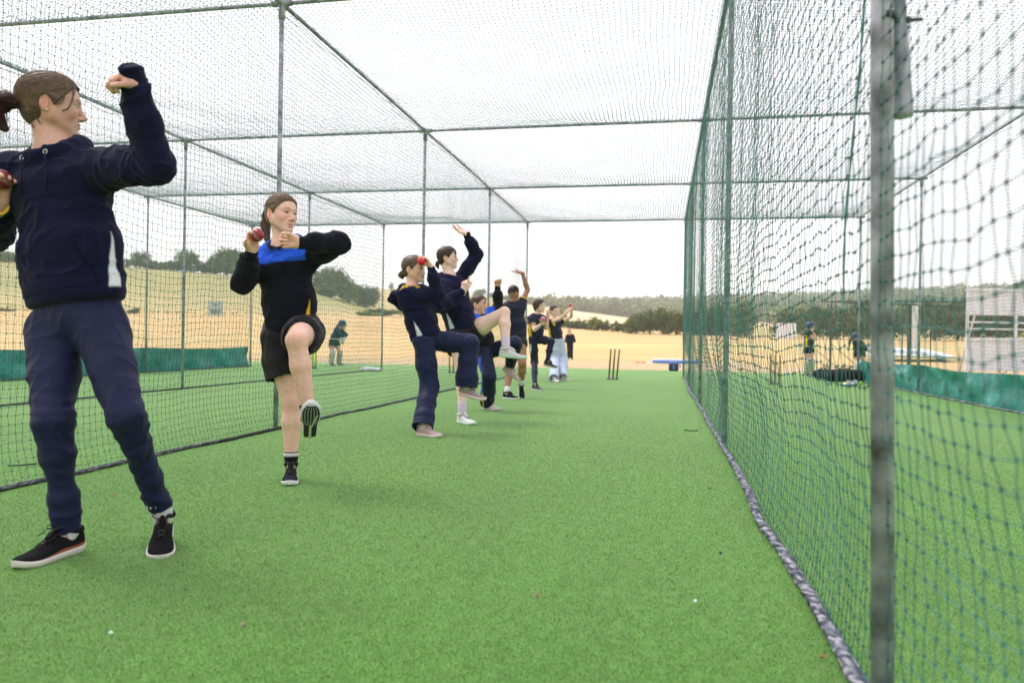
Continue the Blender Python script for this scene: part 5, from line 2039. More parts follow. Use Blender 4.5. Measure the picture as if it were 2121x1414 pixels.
sQ = player('batter bent forward beyond the green sheet, half hidden by a steel post', YQ, 1.40, 1780, 23,
       dict(neck=(1775, 706, 0), pel=(1779, 728, 0), shR=(1771, 710, .12), shL=(1782, 709, -.1), hipR=(1775, 731, .06), hipL=(1785, 731, -.06),
            elR=(1788, 722, .15), wrR=(1799, 725, .15), elL=(1792, 720, 0), wrL=(1800, 722, .1),
            anR=lambda s: G(1776, 779, 0)+V(0, 0, .085), anL=lambda s: G(1790, 778, 0)+V(0, 0, .085),
            knR=(1776, 755, .1), knL=(1789, 754, .1)),
       (1772, 698, 0, 60, -15, 0, .96), dict(kind='hoodie', col=BLACK, w=(.15, .145, .14), bottom=.0, hood=.6),
       dict(name='shorts', r=[(0, .1), (.4, .10)], col=BLACK, w=.14), long_hair((.09, .06, .04)), dict(R=(.6, 0, .8), L=(.8, 0, .5)))
bat(sQ.at(1797, 723, .2), sQ.at(1824, 740, .2), sQ.vec(0, .5, 1), 'bat held by the player half hidden behind the steel post on the right')


# ------------------------------------------------------------------ equipment
def stumps(name_px, col, foot, label, r=.019, lean=0., bands=None):
    """name_px: list of (x, ybottom, xtop, ytop)"""
    c = np.mean([G(a, b) for a, b, _, _ in name_px], axis=0)
    root = empty('cricket_stumps', c, label, 'stumps')
    for a, b, xt, yt in name_px:
        p0 = G(a, b); Yp = p0[1]
        p1 = P(xt, yt, Yp)
        mb = MB()
        d = p1-p0
        zs = [0.05, .82, .86, .92, .93, .96, .97, 1.0]
        rr = [r, r, r*.98, r, r*.86, r*.9, r*.98, r*.6]
        mb.tube([p0+d*z for z in zs], rr, 12, col)
        o = mb.build('stump', M['vc'], root, True)
        mb = MB(); mb.tube([p0+V(0, 0, .002), p0+V(0, 0, .012), p0+d*.03, p0+d*.11], [.05, .048, .026, .024], 12, foot)
        mb.build('base', M['vc'], o, True)
        if bands:
            mb = MB()
            for t in (.80, .84, .89):
                mb.tube([p0+d*(t-.008), p0+d*(t+.008)], r*1.06, 12, bands)
            mb.build('band', M['vc'], o, True)
    settle(root)


stumps([(1261, 785, 1265.5, 722), (1269, 785.5, 1274, 722.5), (1277, 786, 1283, 723)], (.30, .19, .10), (.05, .045, .04), 'three brown wooden stumps standing at the far end of the middle lane', bands=(.65, .42, .12))
stumps([(931, 772, 931, 722), (939, 772, 939.5, 722), (947, 772, 948, 722)], (.80, .20, .04), (.01, .01, .01), 'three bright orange plastic stumps behind the tall girl')
stumps([(1596, 796, 1597, 733), (1605, 796, 1606, 733), (1614, 797, 1616, 734)], (.55, .32, .10), (.10, .07, .04), 'three yellowish wooden stumps in the right lane behind the near net')
stumps([(653.5, 763, 655, 705), (647, 763, 648, 705), (641, 763, 641, 705)], (.62, .85, .05), (.015, .015, .02), 'lime yellow plastic stumps in the left lane behind the second girl', r=.026)


def rbox(mb, c, size, R, col, n=5, e=.35, squash=0.):
    """soft-edged box (superellipsoid)"""
    vs, fs = [], []
    N, Mm = 20, 12
    sg = lambda x, p: math.copysign(abs(x)**p, x)
    for i in range(Mm+1):
        a = -math.pi/2+math.pi*i/Mm
        for j in range(N):
            b = 2*math.pi*j/N
            q = V(sg(math.cos(a), e)*sg(math.cos(b), e), sg(math.cos(a), e)*sg(math.sin(b), e), sg(math.sin(a), e))
            q = q*(1+squash*.12*math.sin(5*b+3*a))
            vs.append(q*np.array(size)/2)
    for i in range(Mm):
        for j in range(N):
            fs.append((i*N+j, i*N+(j+1) % N, (i+1)*N+(j+1) % N, (i+1)*N+j))
    vs = np.array(vs)@np.array(R)+np.array(c)
    mb.add(vs, fs, col)


I3 = np.eye(3)
def turn(a): return np.array([[math.cos(a), math.sin(a), 0], [-math.sin(a), math.cos(a), 0], [0, 0, 1]])


# long blue and white mat on the field
pm = P(1385, 750, 31.3)
root = empty('rolled_mat', (pm[0], pm[1], -.04), 'long blue mat with white top lying on the dry field beyond the turf', 'mat')
mb = MB(); rbox(mb, V(pm[0]+.35, pm[1], .02), (2.0, .35, .12), turn(.1), (.05, .22, .70), e=.25); mb.build('blue_side', M['vc'], root, True)
mb = MB(); rbox(mb, V(pm[0]+.35, pm[1], .10), (1.98, .33, .08), turn(.1), (.70, .72, .78), e=.25); mb.build('white_top', M['vc'], root, True)
settle(root)

# blue bag beside the net
pb = G(1395, 768)
root = empty('kit_bag', pb, 'small navy blue bag with a handle on the turf edge by the net', 'bag')
mb = MB(); rbox(mb, pb+V(0, 0, .115), (.27, .18, .23), turn(.1), (.010, .035, .14), e=.35); mb.build('bag_body', M['vc'], root, True)
mb = MB(); mb.tube([pb+V(-.08, 0, .22), pb+V(-.05, 0, .27), pb+V(.05, 0, .27), pb+V(.08, 0, .22)], .008, 6, (.5, .52, .55)); mb.build('handle', M['vc'], root, True)
mb = MB(); mb.tube([pb+V(.13, -.02, .18), pb+V(.19, -.03, .15), pb+V(.17, -.03, .09)], .012, 6, (.01, .03, .10)); mb.build('strap', M['vc'], root, True)
mb = MB(); mb.box(pb+V(0, -.094, .12), (.012, .004, .14), turn(.1), (.6, .62, .7)); mb.build('stripe', M['vc'], root)
settle(root)

for (x, y, col, lab) in ((1321, 748.5, (.60, .08, .04), 'flat red disc marker lying on the dry field'), (1332, 749, (.55, .12, .03), 'tiny orange disc marker lying on the dry field'), (1345, 748.5, (.7, .7, .75), 'flat white disc marker lying on the dry field near the blue mat')):
    p = P(x, y, 31.5); z = ground_z(p[0], p[1])
    mb = MB(); mb.tube([(p[0], p[1], z), (p[0], p[1], z+.03), (p[0], p[1], z+.05)], [.13, .10, .04], 14, col)
    tag(mb.build('disc_marker', M['vc'], None, True), lab, 'marker', 'disc markers on the dry field')

# pile of kit bags in the right lane
def bagpile():
    for i, (x, y, sz, ang, col, lab) in enumerate((
            (1712, 786, (.52, .30, .22), .5, (.012, .014, .022), 'lumpy black kit bag at the feet of the girl in the helmet'),
            (1752, 791, (.95, .36, .25), .35, (.016, .017, .020), 'long black kit bag leaning on the post of the right lane'))):
        p = G(x, y)
        r = empty('kit_bag', p, lab, 'bag', 'black kit bags in the right lane')
        mb = MB(); rbox(mb, p+V(0, .15, sz[2]/2), sz, turn(ang), col, e=.8, squash=2.2)
        mb.build('bag_body', M['cloth'], r, True)
        mb = MB()
        for e in (-1, 1):
            c = p+V(0, .15, sz[2]*.9)
            ax = turn(ang)[0]
            mb.tube([c-ax*.2+V(0, e*.05, 0), c-ax*.1+V(0, e*.05, .07), c+ax*.1+V(0, e*.05, .07), c+ax*.2+V(0, e*.05, 0)], .010, 6, (.03, .03, .035))
        mb.build('handle', M['cloth'], r, True)
        mb = MB(); ax = turn(ang)[0]
        mb.tube([p+V(0, .15, 0)+ax*sz[0]*(t-.5)*.85+V(0, -.02, sz[2]*(1.0-.5*(2*t-1)**6)) for t in np.linspace(0, 1, 7)], .006, 5, (.25, .26, .3))
        mb.build('zip', M['vc'], r, True)
        settle(r)
bagpile()


def spare_shoe(x, y, f, up, sole, lab):
    p = G(x, y)
    r = empty('trainer_shoe', p, lab, 'shoe', 'white shoes left on the turf')
    o = shoe(r, p+V(0, 0, .088)-nrm(f)*.0, nrm(f), V(0, 0, 1), .27, up=up, sole=sole)
    settle(r)
spare_shoe(1760, 799, V(-.8, -.5, 0), (.62, .62, .66), (.05, .05, .06), 'white trainer left beside the yellow ball in the right lane')
spare_shoe(1772, 798, V(-.6, -.7, 0), (.58, .58, .64), (.05, .05, .06), 'white trainer left beside the green ball in the right lane')
spare_shoe(1697, 782, V(.8, -.5, 0), (.66, .66, .70), (.4, .4, .45), 'white trainer left in front of the lumpy black bag')
for x, y, c, lab in ((1750, 798, (.80, .62, .04), 'yellow ball on the turf beside the white trainer'), (1783, 797, (.25, .62, .04), 'green ball on the turf by the foot of the steel post')):
    p = G(x, y)
    cricket_ball(p+V(0, 0, .036), .036, c, None, label=lab)
p = G(1719, 786)
root = empty('helmet', p, 'white and red helmet lying in front of the black kit bags', 'helmet')
mb = MB(); mb.ball(p+V(0, 0, .08), (.12, .10, .09), 14, 9, (.66, .66, .70)); mb.build('shell', M['vc'], root, True)
mb = MB(); mb.ball(p+V(.10, .02, .10), (.07, .08, .07), 12, 8, (.62, .03, .04)); mb.build('lining', M['vc'], root, True)
mb = MB()
for z in (.04, .07, .10):
    mb.tube([p+V(.13*math.cos(a), .12*math.sin(a), z) for a in np.linspace(3.6, 5.6, 7)], .004, 4, (.1, .1, .12))
mb.build('grille', M['vc'], root); settle(root)
p = G(1690, 778)
bat(p+V(-.35, .1, .10), p+V(.45, .05, .03), V(0, 0, 1), 'bat lying on the turf between the girl in the helmet and the bags')

# white bundle at the foot of the left lane's far post
p = G(770, 769)
root = empty('bundle', p, 'crumpled white bundle at the foot of the far post, seen through the net', 'bundle')
mb = MB(); rbox(mb, p+V(-.08, 0, .05), (.34, .2, .11), turn(.2), (.66, .68, .70), e=.8, squash=1.5); mb.build('folded_sheet', M['vc'], root, True)
mb = MB(); rbox(mb, p+V(.12, .03, .04), (.2, .18, .09), turn(-.3), (.6, .62, .66), e=.8, squash=1.5); mb.build('loose_end', M['vc'], root, True)
settle(root)


# ------------------------------------------------------------------ windbreak sheets along the outer nets
def sheet(x, y0, y1, h, side, label, seed):
    ny, nz = int((y1-y0)/.06), 12
    ys = np.linspace(y0, y1, ny); ts = np.linspace(0, 1, nz)
    Y, T = np.meshgrid(ys, ts, indexing='ij')
    q = np.stack([Y.ravel(), T.ravel()*1.2, Y.ravel()*0+seed], 1)
    top = h*(1+.02*vnoise(np.stack([ys*.8, ys*0, ys*0], 1), seed))
    dp = np.min(np.abs(ys[:, None]-np.array(YR)), axis=1)
    top -= .035*np.clip(dp/1.5, 0, 1)
    X = x+side*(.05+.05*vnoise(q*V(1.6, 1.5, 1), seed).reshape(Y.shape)+.03*vnoise(q*V(6, 2, 1)+Y.ravel()[:, None]*0, seed+1).reshape(Y.shape)*T)
    # diagonal tension creases leaving the posts
    for p in YR:
        for sgn in (1, -1):
            u = (Y-p)*sgn-(1-T)*.55
            X += side*.02*np.exp(-(u/.05)**2)*((Y-p)*sgn > 0)
    Z = .02+T*top[:, None]
    th = .004
    v = np.stack([X, Y, Z], -1).reshape(-1, 3)
    v2 = v+V(side*th, 0, 0)
    idx = np.arange(ny*nz).reshape(ny, nz)
    f = np.stack([idx[:-1, :-1], idx[1:, :-1], idx[1:, 1:], idx[:-1, 1:]], -1).reshape(-1, 4)
    n = len(v)
    o = mesh_obj('windbreak_sheet', np.vstack([v, v2]), np.vstack([f, f[:, ::-1]+n]), M['sheet'], None, True)
    tag(o, label, 'sheet', 'green sheets along the outer nets', 'thing')


sheet(XC, 7.0, 18.15, .50, -1, 'long green plastic sheet along the foot of the left outer net', 3)
sheet(XE, 3.0, 18.15, .46, 1, 'long green plastic sheet along the foot of the right outer net', 5)

# notice on the left outer net
pn = P(450, 660, 16.6)
root = empty('notice_board', (XC-.03, 16.6, pn[2]), 'small white notice with yellow emblem and grey text bars on the left net', 'sign')
zc = .8+(716-660)/86.
mb = MB(); mb.box((XC-.03, 16.6, zc), (.008, .56, .34), None, (.72, .73, .76)); mb.build('board', M['vc'], root)
mb = MB()
mb.box((XC-.024, 16.6, zc+.07), (.006, .08, .08), None, (.55, .45, .2))
mb.build('emblem', M['vc'], root)
mb = MB()
for j, (z, L) in enumerate(((-.06, .44), (-.09, .40), (-.12, .42), (-.15, .34))):
    x0 = -L/2
    while x0 < L/2:
        wl = .02+.03*random.random()
        mb.box((XC-.0245, 16.6+x0+wl/2, zc+z+.01), (.004, wl, .014), None, (.10, .11, .14)); x0 += wl+.012
o = mb.build('lettering', M['vc'], root); o['kind'] = 'stuff'
settle(root)

# ------------------------------------------------------------------ right background
def sight_screen():
    d0 = 25.2
    p0 = P(1996, 774, d0); p0[2] = ground_z(p0[0], p0[1])
    p1 = P(2290, 776, d0+.9); p1[2] = p0[2]
    X = nrm(V(*(p1-p0)[:2], 0)); Nn = V(X[1], -X[0], 0)
    R = (X, Nn, V(0, 0, 1))
    H = 2.62
    Wd = float(np.linalg.norm((p1-p0)[:2]))
    root = empty('sight_screen', p0, 'large white slatted sight screen with an open band, right of the lane', 'screen')
    C0 = p0
    def bx(u0, u1, z0, z1, t=.03, off=0., name='rail', col=(.70, .71, .78)):
        mb = MB(); mb.box(C0+X*(u0+u1)/2+V(0, 0, (z0+z1)/2)+Nn*off, (u1-u0, t, z1-z0), R, col); return mb
    n = int(Wd/.155)
    for i in range(n):
        u = .05+i*.155
        for z0, z1 in ((.12, 1.10), (1.78, H-.02)):
            bx(u, u+.153, z0, z1).build('slat', M['vc'], root)
    for z in (.12, 1.02, 1.80, H-.12):
        bx(0, Wd, z, z+.09, .04, .04).build('rail', M['vc'], root)
    for u in (0, Wd*.34, Wd*.68, Wd):
        bx(u, u+.07, 0, H, .06, .08).build('upright', M['vc'], root)
    for z in (1.35, 1.55):
        bx(.05, Wd, z, z+.05, .03, .03).build('cross_slat', M['vc'], root)
    mb = MB()
    for u in (.4, Wd-.4):
        mb.tube([C0+X*u-Nn*.1+V(0, 0, 1.9), C0+X*u-Nn*.9+V(0, 0, .05)], .03, 8, (.6, .6, .66))
    mb.build('stay', M['vc'], root)
    settle(root)
sight_screen()


def board_far():
    d = 95
    a, b = P(1607, 707, d), P(1649, 708, d)
    z0 = ground_z(a[0], a[1]); zt = P(1628, 669, d)[2]
    root = empty('sight_screen', a, 'small white upright sight screen far across the field before the dark trees', 'screen')
    X = nrm(V(*(b-a)[:2], 0)); R = (X, V(X[1], -X[0], 0), V(0, 0, 1)); Wd = np.linalg.norm((b-a)[:2])
    for i in range(6):
        mb = MB(); mb.box(V(a[0], a[1], 0)+X*(i+.5)*Wd/6+V(0, 0, (z0+.3+zt)/2), (Wd/6-.03, .08, zt-z0-.3), R, (.72, .73, .80)); mb.build('slat', M['vc'], root)
    for u in (.3, Wd-.3):
        mb = MB(); mb.tube([V(a[0], a[1], z0)+X*u, V(a[0], a[1], z0+.5)+X*u], .07, 8, (.5, .5, .55)); mb.build('leg', M['vc'], root)
    settle(root)
board_far()


def cover():
    d = 44
    a, b = P(1806, 743, d), P(1962, 745, d)
    z0 = ground_z(*((a+b)/2)[:2])
    root = empty('pitch_cover', (a+b)/2, 'low white domed pitch cover on the field behind the near grey post', 'cover')
    X = nrm(V(*(b-a)[:2], 0)); N_ = V(-X[1], X[0], 0); Wd = np.linalg.norm((b-a)[:2])
    vs, fs = [], []
    n = 9
    for i in range(13):
        t = i/12
        e = .25+.75*min(1, (1-t)/.35)**.8
        for k in range(n):
            al = math.pi*k/(n-1)
            vs.append(V(a[0], a[1], z0+.25)+X*t*Wd+N_*math.cos(al)*1.2+V(0, 0, math.sin(al)*.42*e))
    fs = [(i*n+k, i*n+k+1, (i+1)*n+k+1, (i+1)*n+k) for i in range(12) for k in range(n-1)]+[tuple(range(n))[::-1], tuple(12*n+k for k in range(n))]
    fs += [tuple(i*n for i in range(13)), ]
    mb = MB(); mb.add(vs, fs[:-1], (.70, .71, .76)); mb.build('cover_shell', M['vc'], root, True)
    for t in (.15, .8):
        mb = MB(); c = V(a[0], a[1], z0+.16)+X*t*Wd-N_*1.15
        mb.tube([c-N_*.05, c+N_*.05], .16, 14, (.03, .03, .03)); mb.build('wheel', M['vc'], root)
    mb = MB(); mb.box(V(a[0], a[1], z0+.22)+X*Wd/2-N_*1.2, (Wd, .06, .1), (X, N_, V(0, 0, 1)), (.25, .4, .25)); mb.build('frame', M['vc'], root)
    settle(root)
cover()


def white_pillar():
    d = 33
    a = P(1893, 722, d)
    root = empty('white_pillar', a, 'narrow white upright board fixed to a dark pole beyond the right net', 'pillar')
    X, N_ = nrm(V(RT[0], RT[1], 0)), nrm(V(FW[0], FW[1], 0))
    zt = P(1893, 632, d)[2]; zb = a[2]
    g = ground_z(a[0], a[1])
    mb = MB(); mb.box(V(a[0], a[1], (zt+zb)/2), (.24, .10, zt-zb), (X, N_, V(0, 0, 1)), (.72, .72, .72)); mb.build('board', M['vc'], root)
    mb = MB(); mb.box(V(a[0], a[1], (zt+g)/2)-X*.20, (.11, .11, zt-g), (X, N_, V(0, 0, 1)), (.03, .035, .03)); mb.build('pole', M['vc'], root)
    settle(root)
white_pillar()


def mobile_cage():
    root = empty('mobile_batting_cage', P(1800, 768, 27), 'dark tube frame of a mobile batting cage beyond the right net', 'batting cage')
    def tb(pts, r, name):
        mb = MB(); mb.tube(np.array(pts), r, 8, (.02, .022, .026)); mb.build(name, M['vc'], root, True)
    Yc = 26.5
    def gp(x, y, Y):
        p = P(x, y, Y); return V(p[0], p[1], max(0, ground_z(p[0], p[1])+.1))
    A0, A1 = P(1722, 625, Yc), P(2072, 638, Yc-.6)
    A2, A3 = P(1690, 624, Yc+3), P(2180, 624, Yc+3)
    tb([A2, A3], .022, 'rail'); tb([A0, A1, A1+(A1-A0)*.3], .020, 'rail'); tb([A0, A2], .02, 'rail')
    a0, a1 = gp(1716, 768, Yc), gp(2072, 775, Yc-.6)
    tb([A0, V(A0[0], A0[1], .06)], .032, 'post'); tb([A1, V(A1[0], A1[1], .06)], .028, 'post')
    for x in (1870, 1929):
        p = P(x, 627, Yc+3); tb([p, V(p[0], p[1], ground_z(p[0], p[1]))], .02, 'post')
    for s_ in ((1722, 712, 1790, 770), (1690, 725, 1755, 777), (1722, 735, 1706, 768), (2072, 727, 2005, 772), (2075, 775, 2135, 740)):
        tb([P(s_[0], s_[1], Yc-.3), P(s_[2], s_[3], Yc-1.2)], .012, 'brace')
    settle(root)
mobile_cage()


# ------------------------------------------------------------------ trees and hedges
def leaves(mb_v, mb_c, c, rad, n, size, col, rnd, clumps=None, flat=.35):
    """leaf clumps through an ellipsoid: uneven outline, gaps, own light and dark greens"""
    m = clumps or max(5, int(n/28))
    d = rnd.normal(size=(m, 3)); d /= np.linalg.norm(d, axis=1)[:, None]
    rr = rnd.random(m)**.45
    cc = d*rr[:, None]*.80
    cr = rnd.uniform(.20, .40, m)
    tone = rnd.uniform(.55, 1.5, m)
    w_ = rnd.integers(0, m, n)
    e = rnd.normal(size=(n, 3)); e /= np.linalg.norm(e, axis=1)[:, None]
    p = cc[w_]+e*(cr[w_]*rnd.random(n)**.33)[:, None]
    p = p*np.array(rad)+np.array(c)
    t = rnd.normal(size=(n, 3)); t[:, 2] *= flat; t /= np.linalg.norm(t, axis=1)[:, None]
    b = np.cross(t, rnd.normal(size=(n, 3))); b /= np.linalg.norm(b, axis=1)[:, None]+1e-9
    s_ = size*rnd.uniform(.6, 1.3, n)[:, None]
    q = np.stack([p-t*s_-b*s_*.5, p+t*s_*.1-b*s_*.8, p+t*s_+b*s_*.4, p-t*s_*.2+b*s_*.8], 1)
    col_ = np.array(col)*(tone[w_]*rnd.uniform(.75, 1.3, n))[:, None]*np.stack([rnd.uniform(.85, 1.25, n), np.ones(n), rnd.uniform(.7, 1.1, n)], 1)
    mb_v.append(q.reshape(-1, 3)); mb_c.append(np.repeat(col_, 4, axis=0))


def leaf_obj(name, vs, cs, parent=None):
    v = np.vstack(vs); f = np.arange(len(v)).reshape(-1, 4)
    return mesh_obj(name, v, f, M['leaf'], parent, False, np.vstack(cs))


def tree(x, ytop, ybase, wpx, d, label, col, seed, group=None, n=1500, trunk=True, name='tree', lift=.0):
    rnd = np.random.default_rng(seed)
    p = ray_fp(x, 707, d)
    gz = ground_z(p[0], p[1]) if ybase is None else min(ground_z(p[0], p[1]), ray_fp(x, ybase, d)[2])
    zt = ray_fp(x, ytop, d)[2]
    H = max(1., zt-gz)
    wm = wpx*d/F_PX/2
    root = empty(name, (p[0], p[1], gz), label, 'tree' if trunk else 'bush', group)
    vs, cs = [], []
    base = gz+H*lift
    c = V(p[0], p[1], (zt+base)/2)
    leaves(vs, cs, c, (wm, wm, (zt-base)/2*1.05), int(n*1.7), max(.08, wm*.055), col, rnd)
    k = 2+int(rnd.integers(0, 3))
    for i in range(k):
        a = rnd.uniform(0, 6.28)
        leaves(vs, cs, c+V(math.cos(a)*wm*.55, math.sin(a)*wm*.55, rnd.uniform(-.35, .3)*H), (wm*.55, wm*.55, H*.28), n//3, max(.08, wm*.052), np.array(col)*rnd.uniform(.8, 1.2), rnd)
    leaf_obj('crown' if trunk else 'foliage', vs, cs, root)
    mb = MB()
    b0 = V(p[0], p[1], gz-.2)
    top = V(p[0]+rnd.normal()*wm*.08, p[1], gz+H*.72)
    mb.tube([b0, b0*.5+top*.5+V(rnd.normal()*.05*wm, 0, 0), top], [H*.028+.04, H*.02+.02, .02], 7, (.07, .05, .035))
    for i in range(5):
        t = rnd.uniform(.3, .85); q = b0*(1-t)+top*t
        a = rnd.uniform(0, 6.28)
        mb.tube([q, q+V(math.cos(a)*wm*.35, math.sin(a)*wm*.35, H*.12), q+V(math.cos(a)*wm*.65, math.sin(a)*wm*.65, H*.22)], [H*.012+.01, H*.008+.005, .01], 5, (.07, .05, .035))
    mb.build('trunk' if trunk else 'stem', M['bark'], root)
    settle(root)


DK, MD, LT, OL = V(.072, .108, .044), V(.105, .155, .060), V(.17, .24, .065), V(.16, .185, .075)
sd = 100
for (x, yt, w_, d, col, lab) in (
        (8, 520, 60, 198, MD, 'leftmost tree on the hill crest, at the picture edge behind the girl'),
        (287, 515, 40, 199, MD, 'round tree on the hill crest just left of the thin far post'),
        (383, 514, 52, 199, MD, 'tall bushy tree on the crest behind the grey post of the left lane'),
        (466, 510, 70, 199, MD, 'broad tree on the crest left of the girl with blue chest'),
        (505, 538, 50, 201, DK, 'lower dark tree on the crest behind the arm of the girl with blue chest'),
        (684, 550, 96, 196, MD, 'large tree on the slope right of the girl with blue chest'),
        (722, 582, 50, 194, LT, 'light green tree below the large one on the slope'),
        (756, 588, 66, 196, DK, 'round dark tree at the lower right end of the slope trees'),
        (809, 582, 14, 326, DK, 'tiny lone tree on the far crest left of the leaning girl'),
        (992, 598, 34, 430, MD, 'tree on the far green slope behind the raised sleeve'),
        (1022, 606, 34, 430, OL, 'olive tree on the far slope next to the thin post'),
        (1050, 612, 30, 440, MD, 'small far tree left of the dark-haired girl in the shirt'),
        (1098, 613, 26, 420, LT, 'light green far tree behind the far post of the middle lane'),
        (1163, 624, 32, 150, OL, 'yellowish tree behind the girl in pale blue trousers'),
        (1268, 630, 26, 430, DK, 'single dark tree on the far hedge line above the pale field')):
    sd += 1
    tree(x, yt, None, w_, d, lab, col, sd, n=1900 if w_ > 45 else 900)
for i, (x, yt, w_) in enumerate(((325, 543, 60), (352, 540, 46), (425, 540, 54), (545, 556, 60), (600, 575, 60), (640, 590, 50))):
    sd += 1
    tree(x, yt, None, w_, 200, ('low dark crest bush, ' + ('between the thin far post and the grey post', 'left side touching the grey post', 'right of the grey post', 'behind the ball hand of the girl with blue chest', 'behind the chest of the girl with blue chest', 'behind the elbow of the girl with blue chest')[i]), DK*1.2, sd, 'low bushes along the hill crest', 900, False, 'bush')
for i, (x, yt, w_, d, col, lab) in enumerate(((14, 640, 30, 119, DK*1.4, 'small bush low on the slope at the left picture edge'), (276, 641, 24, 119, DK*1.3, 'small bush on the field edge just right of the largest girl'),
        (795, 640, 70, 125, MD, 'low green bush at the foot of the tan hill left of the leaning girl'), (765, 646, 60, 122, LT, 'pale green bush row at the field edge behind the far net post'),
        (838, 628, 44, 128, MD, 'bush behind the back of the leaning girl'), (1306, 656, 34, 108, LT, 'light green bush where the hedge meets the big dark bushes'), (1228, 655, 28, 114, LT, 'light green shrub growing out of the middle hedge'))):
    sd += 1
    tree(x, yt, None, w_, d, lab, col, sd, None, 900, False, 'bush')
for i, (x, yt, w_, lab) in enumerate(((1318, 648, 50, 'leftmost of the big dark bushes right of the coach'), (1345, 640, 50, 'second big dark bush, tallest of the left pair'), (1374, 637, 54, 'big rounded dark bush above the blue mat'), (1400, 640, 46, 'big bush with yellowish top left of the cage corner'), (1428, 642, 50, 'last big dark bush, cut by the near net wall'))):
    sd += 1
    tree(x, yt, 692, w_, 108+i, lab, (DK*1.25, MD*.85, DK*1.5, OL*.9, DK)[i], sd, 'big dark bushes behind the field', 2200, False, 'bush')
labs = ['between the net posts', 'right of the second net post', 'above the slatted white board', 'left of the girl in the helmet', 'behind the girl in the helmet', 'right of the girl in the helmet', 'left of the outer post', 'behind the outer post', 'right of the outer post', 'behind the near grey post', 'right of the near grey post', 'left of the white pillar', 'behind the white pillar', 'right of the white pillar', 'left of the large white screen', 'behind the large white screen', 'right half of the large white screen']
for i in range(17):
    x = 1462+i*43
    sd += 1
    rn = np.random.default_rng(sd)
    if i == 3: continue
    tree(x+rn.uniform(-8, 8), 632+rn.uniform(-14, 14)-i*.8, 704, rn.uniform(60, 85), 112+rn.uniform(-4, 6), 'dark tree of the field-edge row, ' + labs[i], (DK*1.1, MD*.8, DK*1.5, OL*.7)[i % 4], sd, 'dark trees along the right field edge', 1600)


def hedge(xs, d, h, n, col, label, seed, thick=1.2):
    rnd = np.random.default_rng(seed)
    pts = []
    for x in np.linspace(xs[0], xs[1], 60):
        dd = d(x) if callable(d) else d
        p = ray_fp(x, 707, dd); pts.append(V(p[0], p[1], ground_z(p[0], p[1])))
    pts = np.array(pts)
    root = empty('hedge', pts[30], label, 'hedge')
    vs, cs = [], []
    for i in range(n):
        t = rnd.uniform(0, 59); j = min(58, int(t)); c = pts[j]*(1-t+j)+pts[j+1]*(t-j)
        hh = h*rnd.uniform(.75, 1.2)
        leaves(vs, cs, c+V(0, 0, hh*.48), (h*.8, thick, hh*.55), 80, h*.075, col*rnd.uniform(.7, 1.35), rnd, 5)
    leaf_obj('foliage', vs, cs, root)
    mb = MB()
    for i in range(0, 60, 3):
        mb.tube([pts[i]-V(0, 0, .2), pts[i]+V(0, 0, h*.7)], .06, 5, (.06, .045, .03))
    o = mb.build('stems', M['bark'], root)
    o['kind'] = 'stuff'
    settle(root)


hedge((1080, 1312), lambda x: 117-(x-1166)*.03, 1.45, 170, DK*1.25, 'long trimmed dark hedge across the field behind the coach', 301)
hedge((1180, 1330), lambda x: 432, 4.2, 90, DK*1.2, 'thin dark hedge line above the pale striped field', 302, 3)
hedge((180, 700), lambda x: 202, 2.3, 190, DK*1.3, 'hedge running along the crest of the left hill', 303, 1.5)
hedge((-60, 700), lambda x: 119, .35, 110, OL*1.2, 'thin rough hedge line across the slope at the left', 304, .5)


def far_wood():
    rnd = np.random.default_rng(77)
    vs, cs = [], []
    for i in range(2600):
        x = rnd.uniform(1060, 2330)
        lo = 440 if x < 1330 else (430 if x < 1500 else 330)
        d = rnd.uniform(lo, 1000)
        if x < 1130: d = rnd.uniform(640, 1000)
        p = ray_fp(x, 707, d); z = ground_z(p[0], p[1])
        r_ = rnd.uniform(3.5, 6.5); h_ = r_*rnd.uniform(.6, .95)
        base = (MD, DK*1.7, OL*.9, LT*.62)[int(rnd.integers(0, 4))]
        leaves(vs, cs, V(p[0], p[1], z+h_*.8), (r_, r_, h_), 60, r_*.16, base*rnd.uniform(.8, 1.4), rnd, 6)
    tag(leaf_obj('woodland', vs, cs), 'far wooded hillside on the horizon', 'wood', kind='stuff')
far_wood()


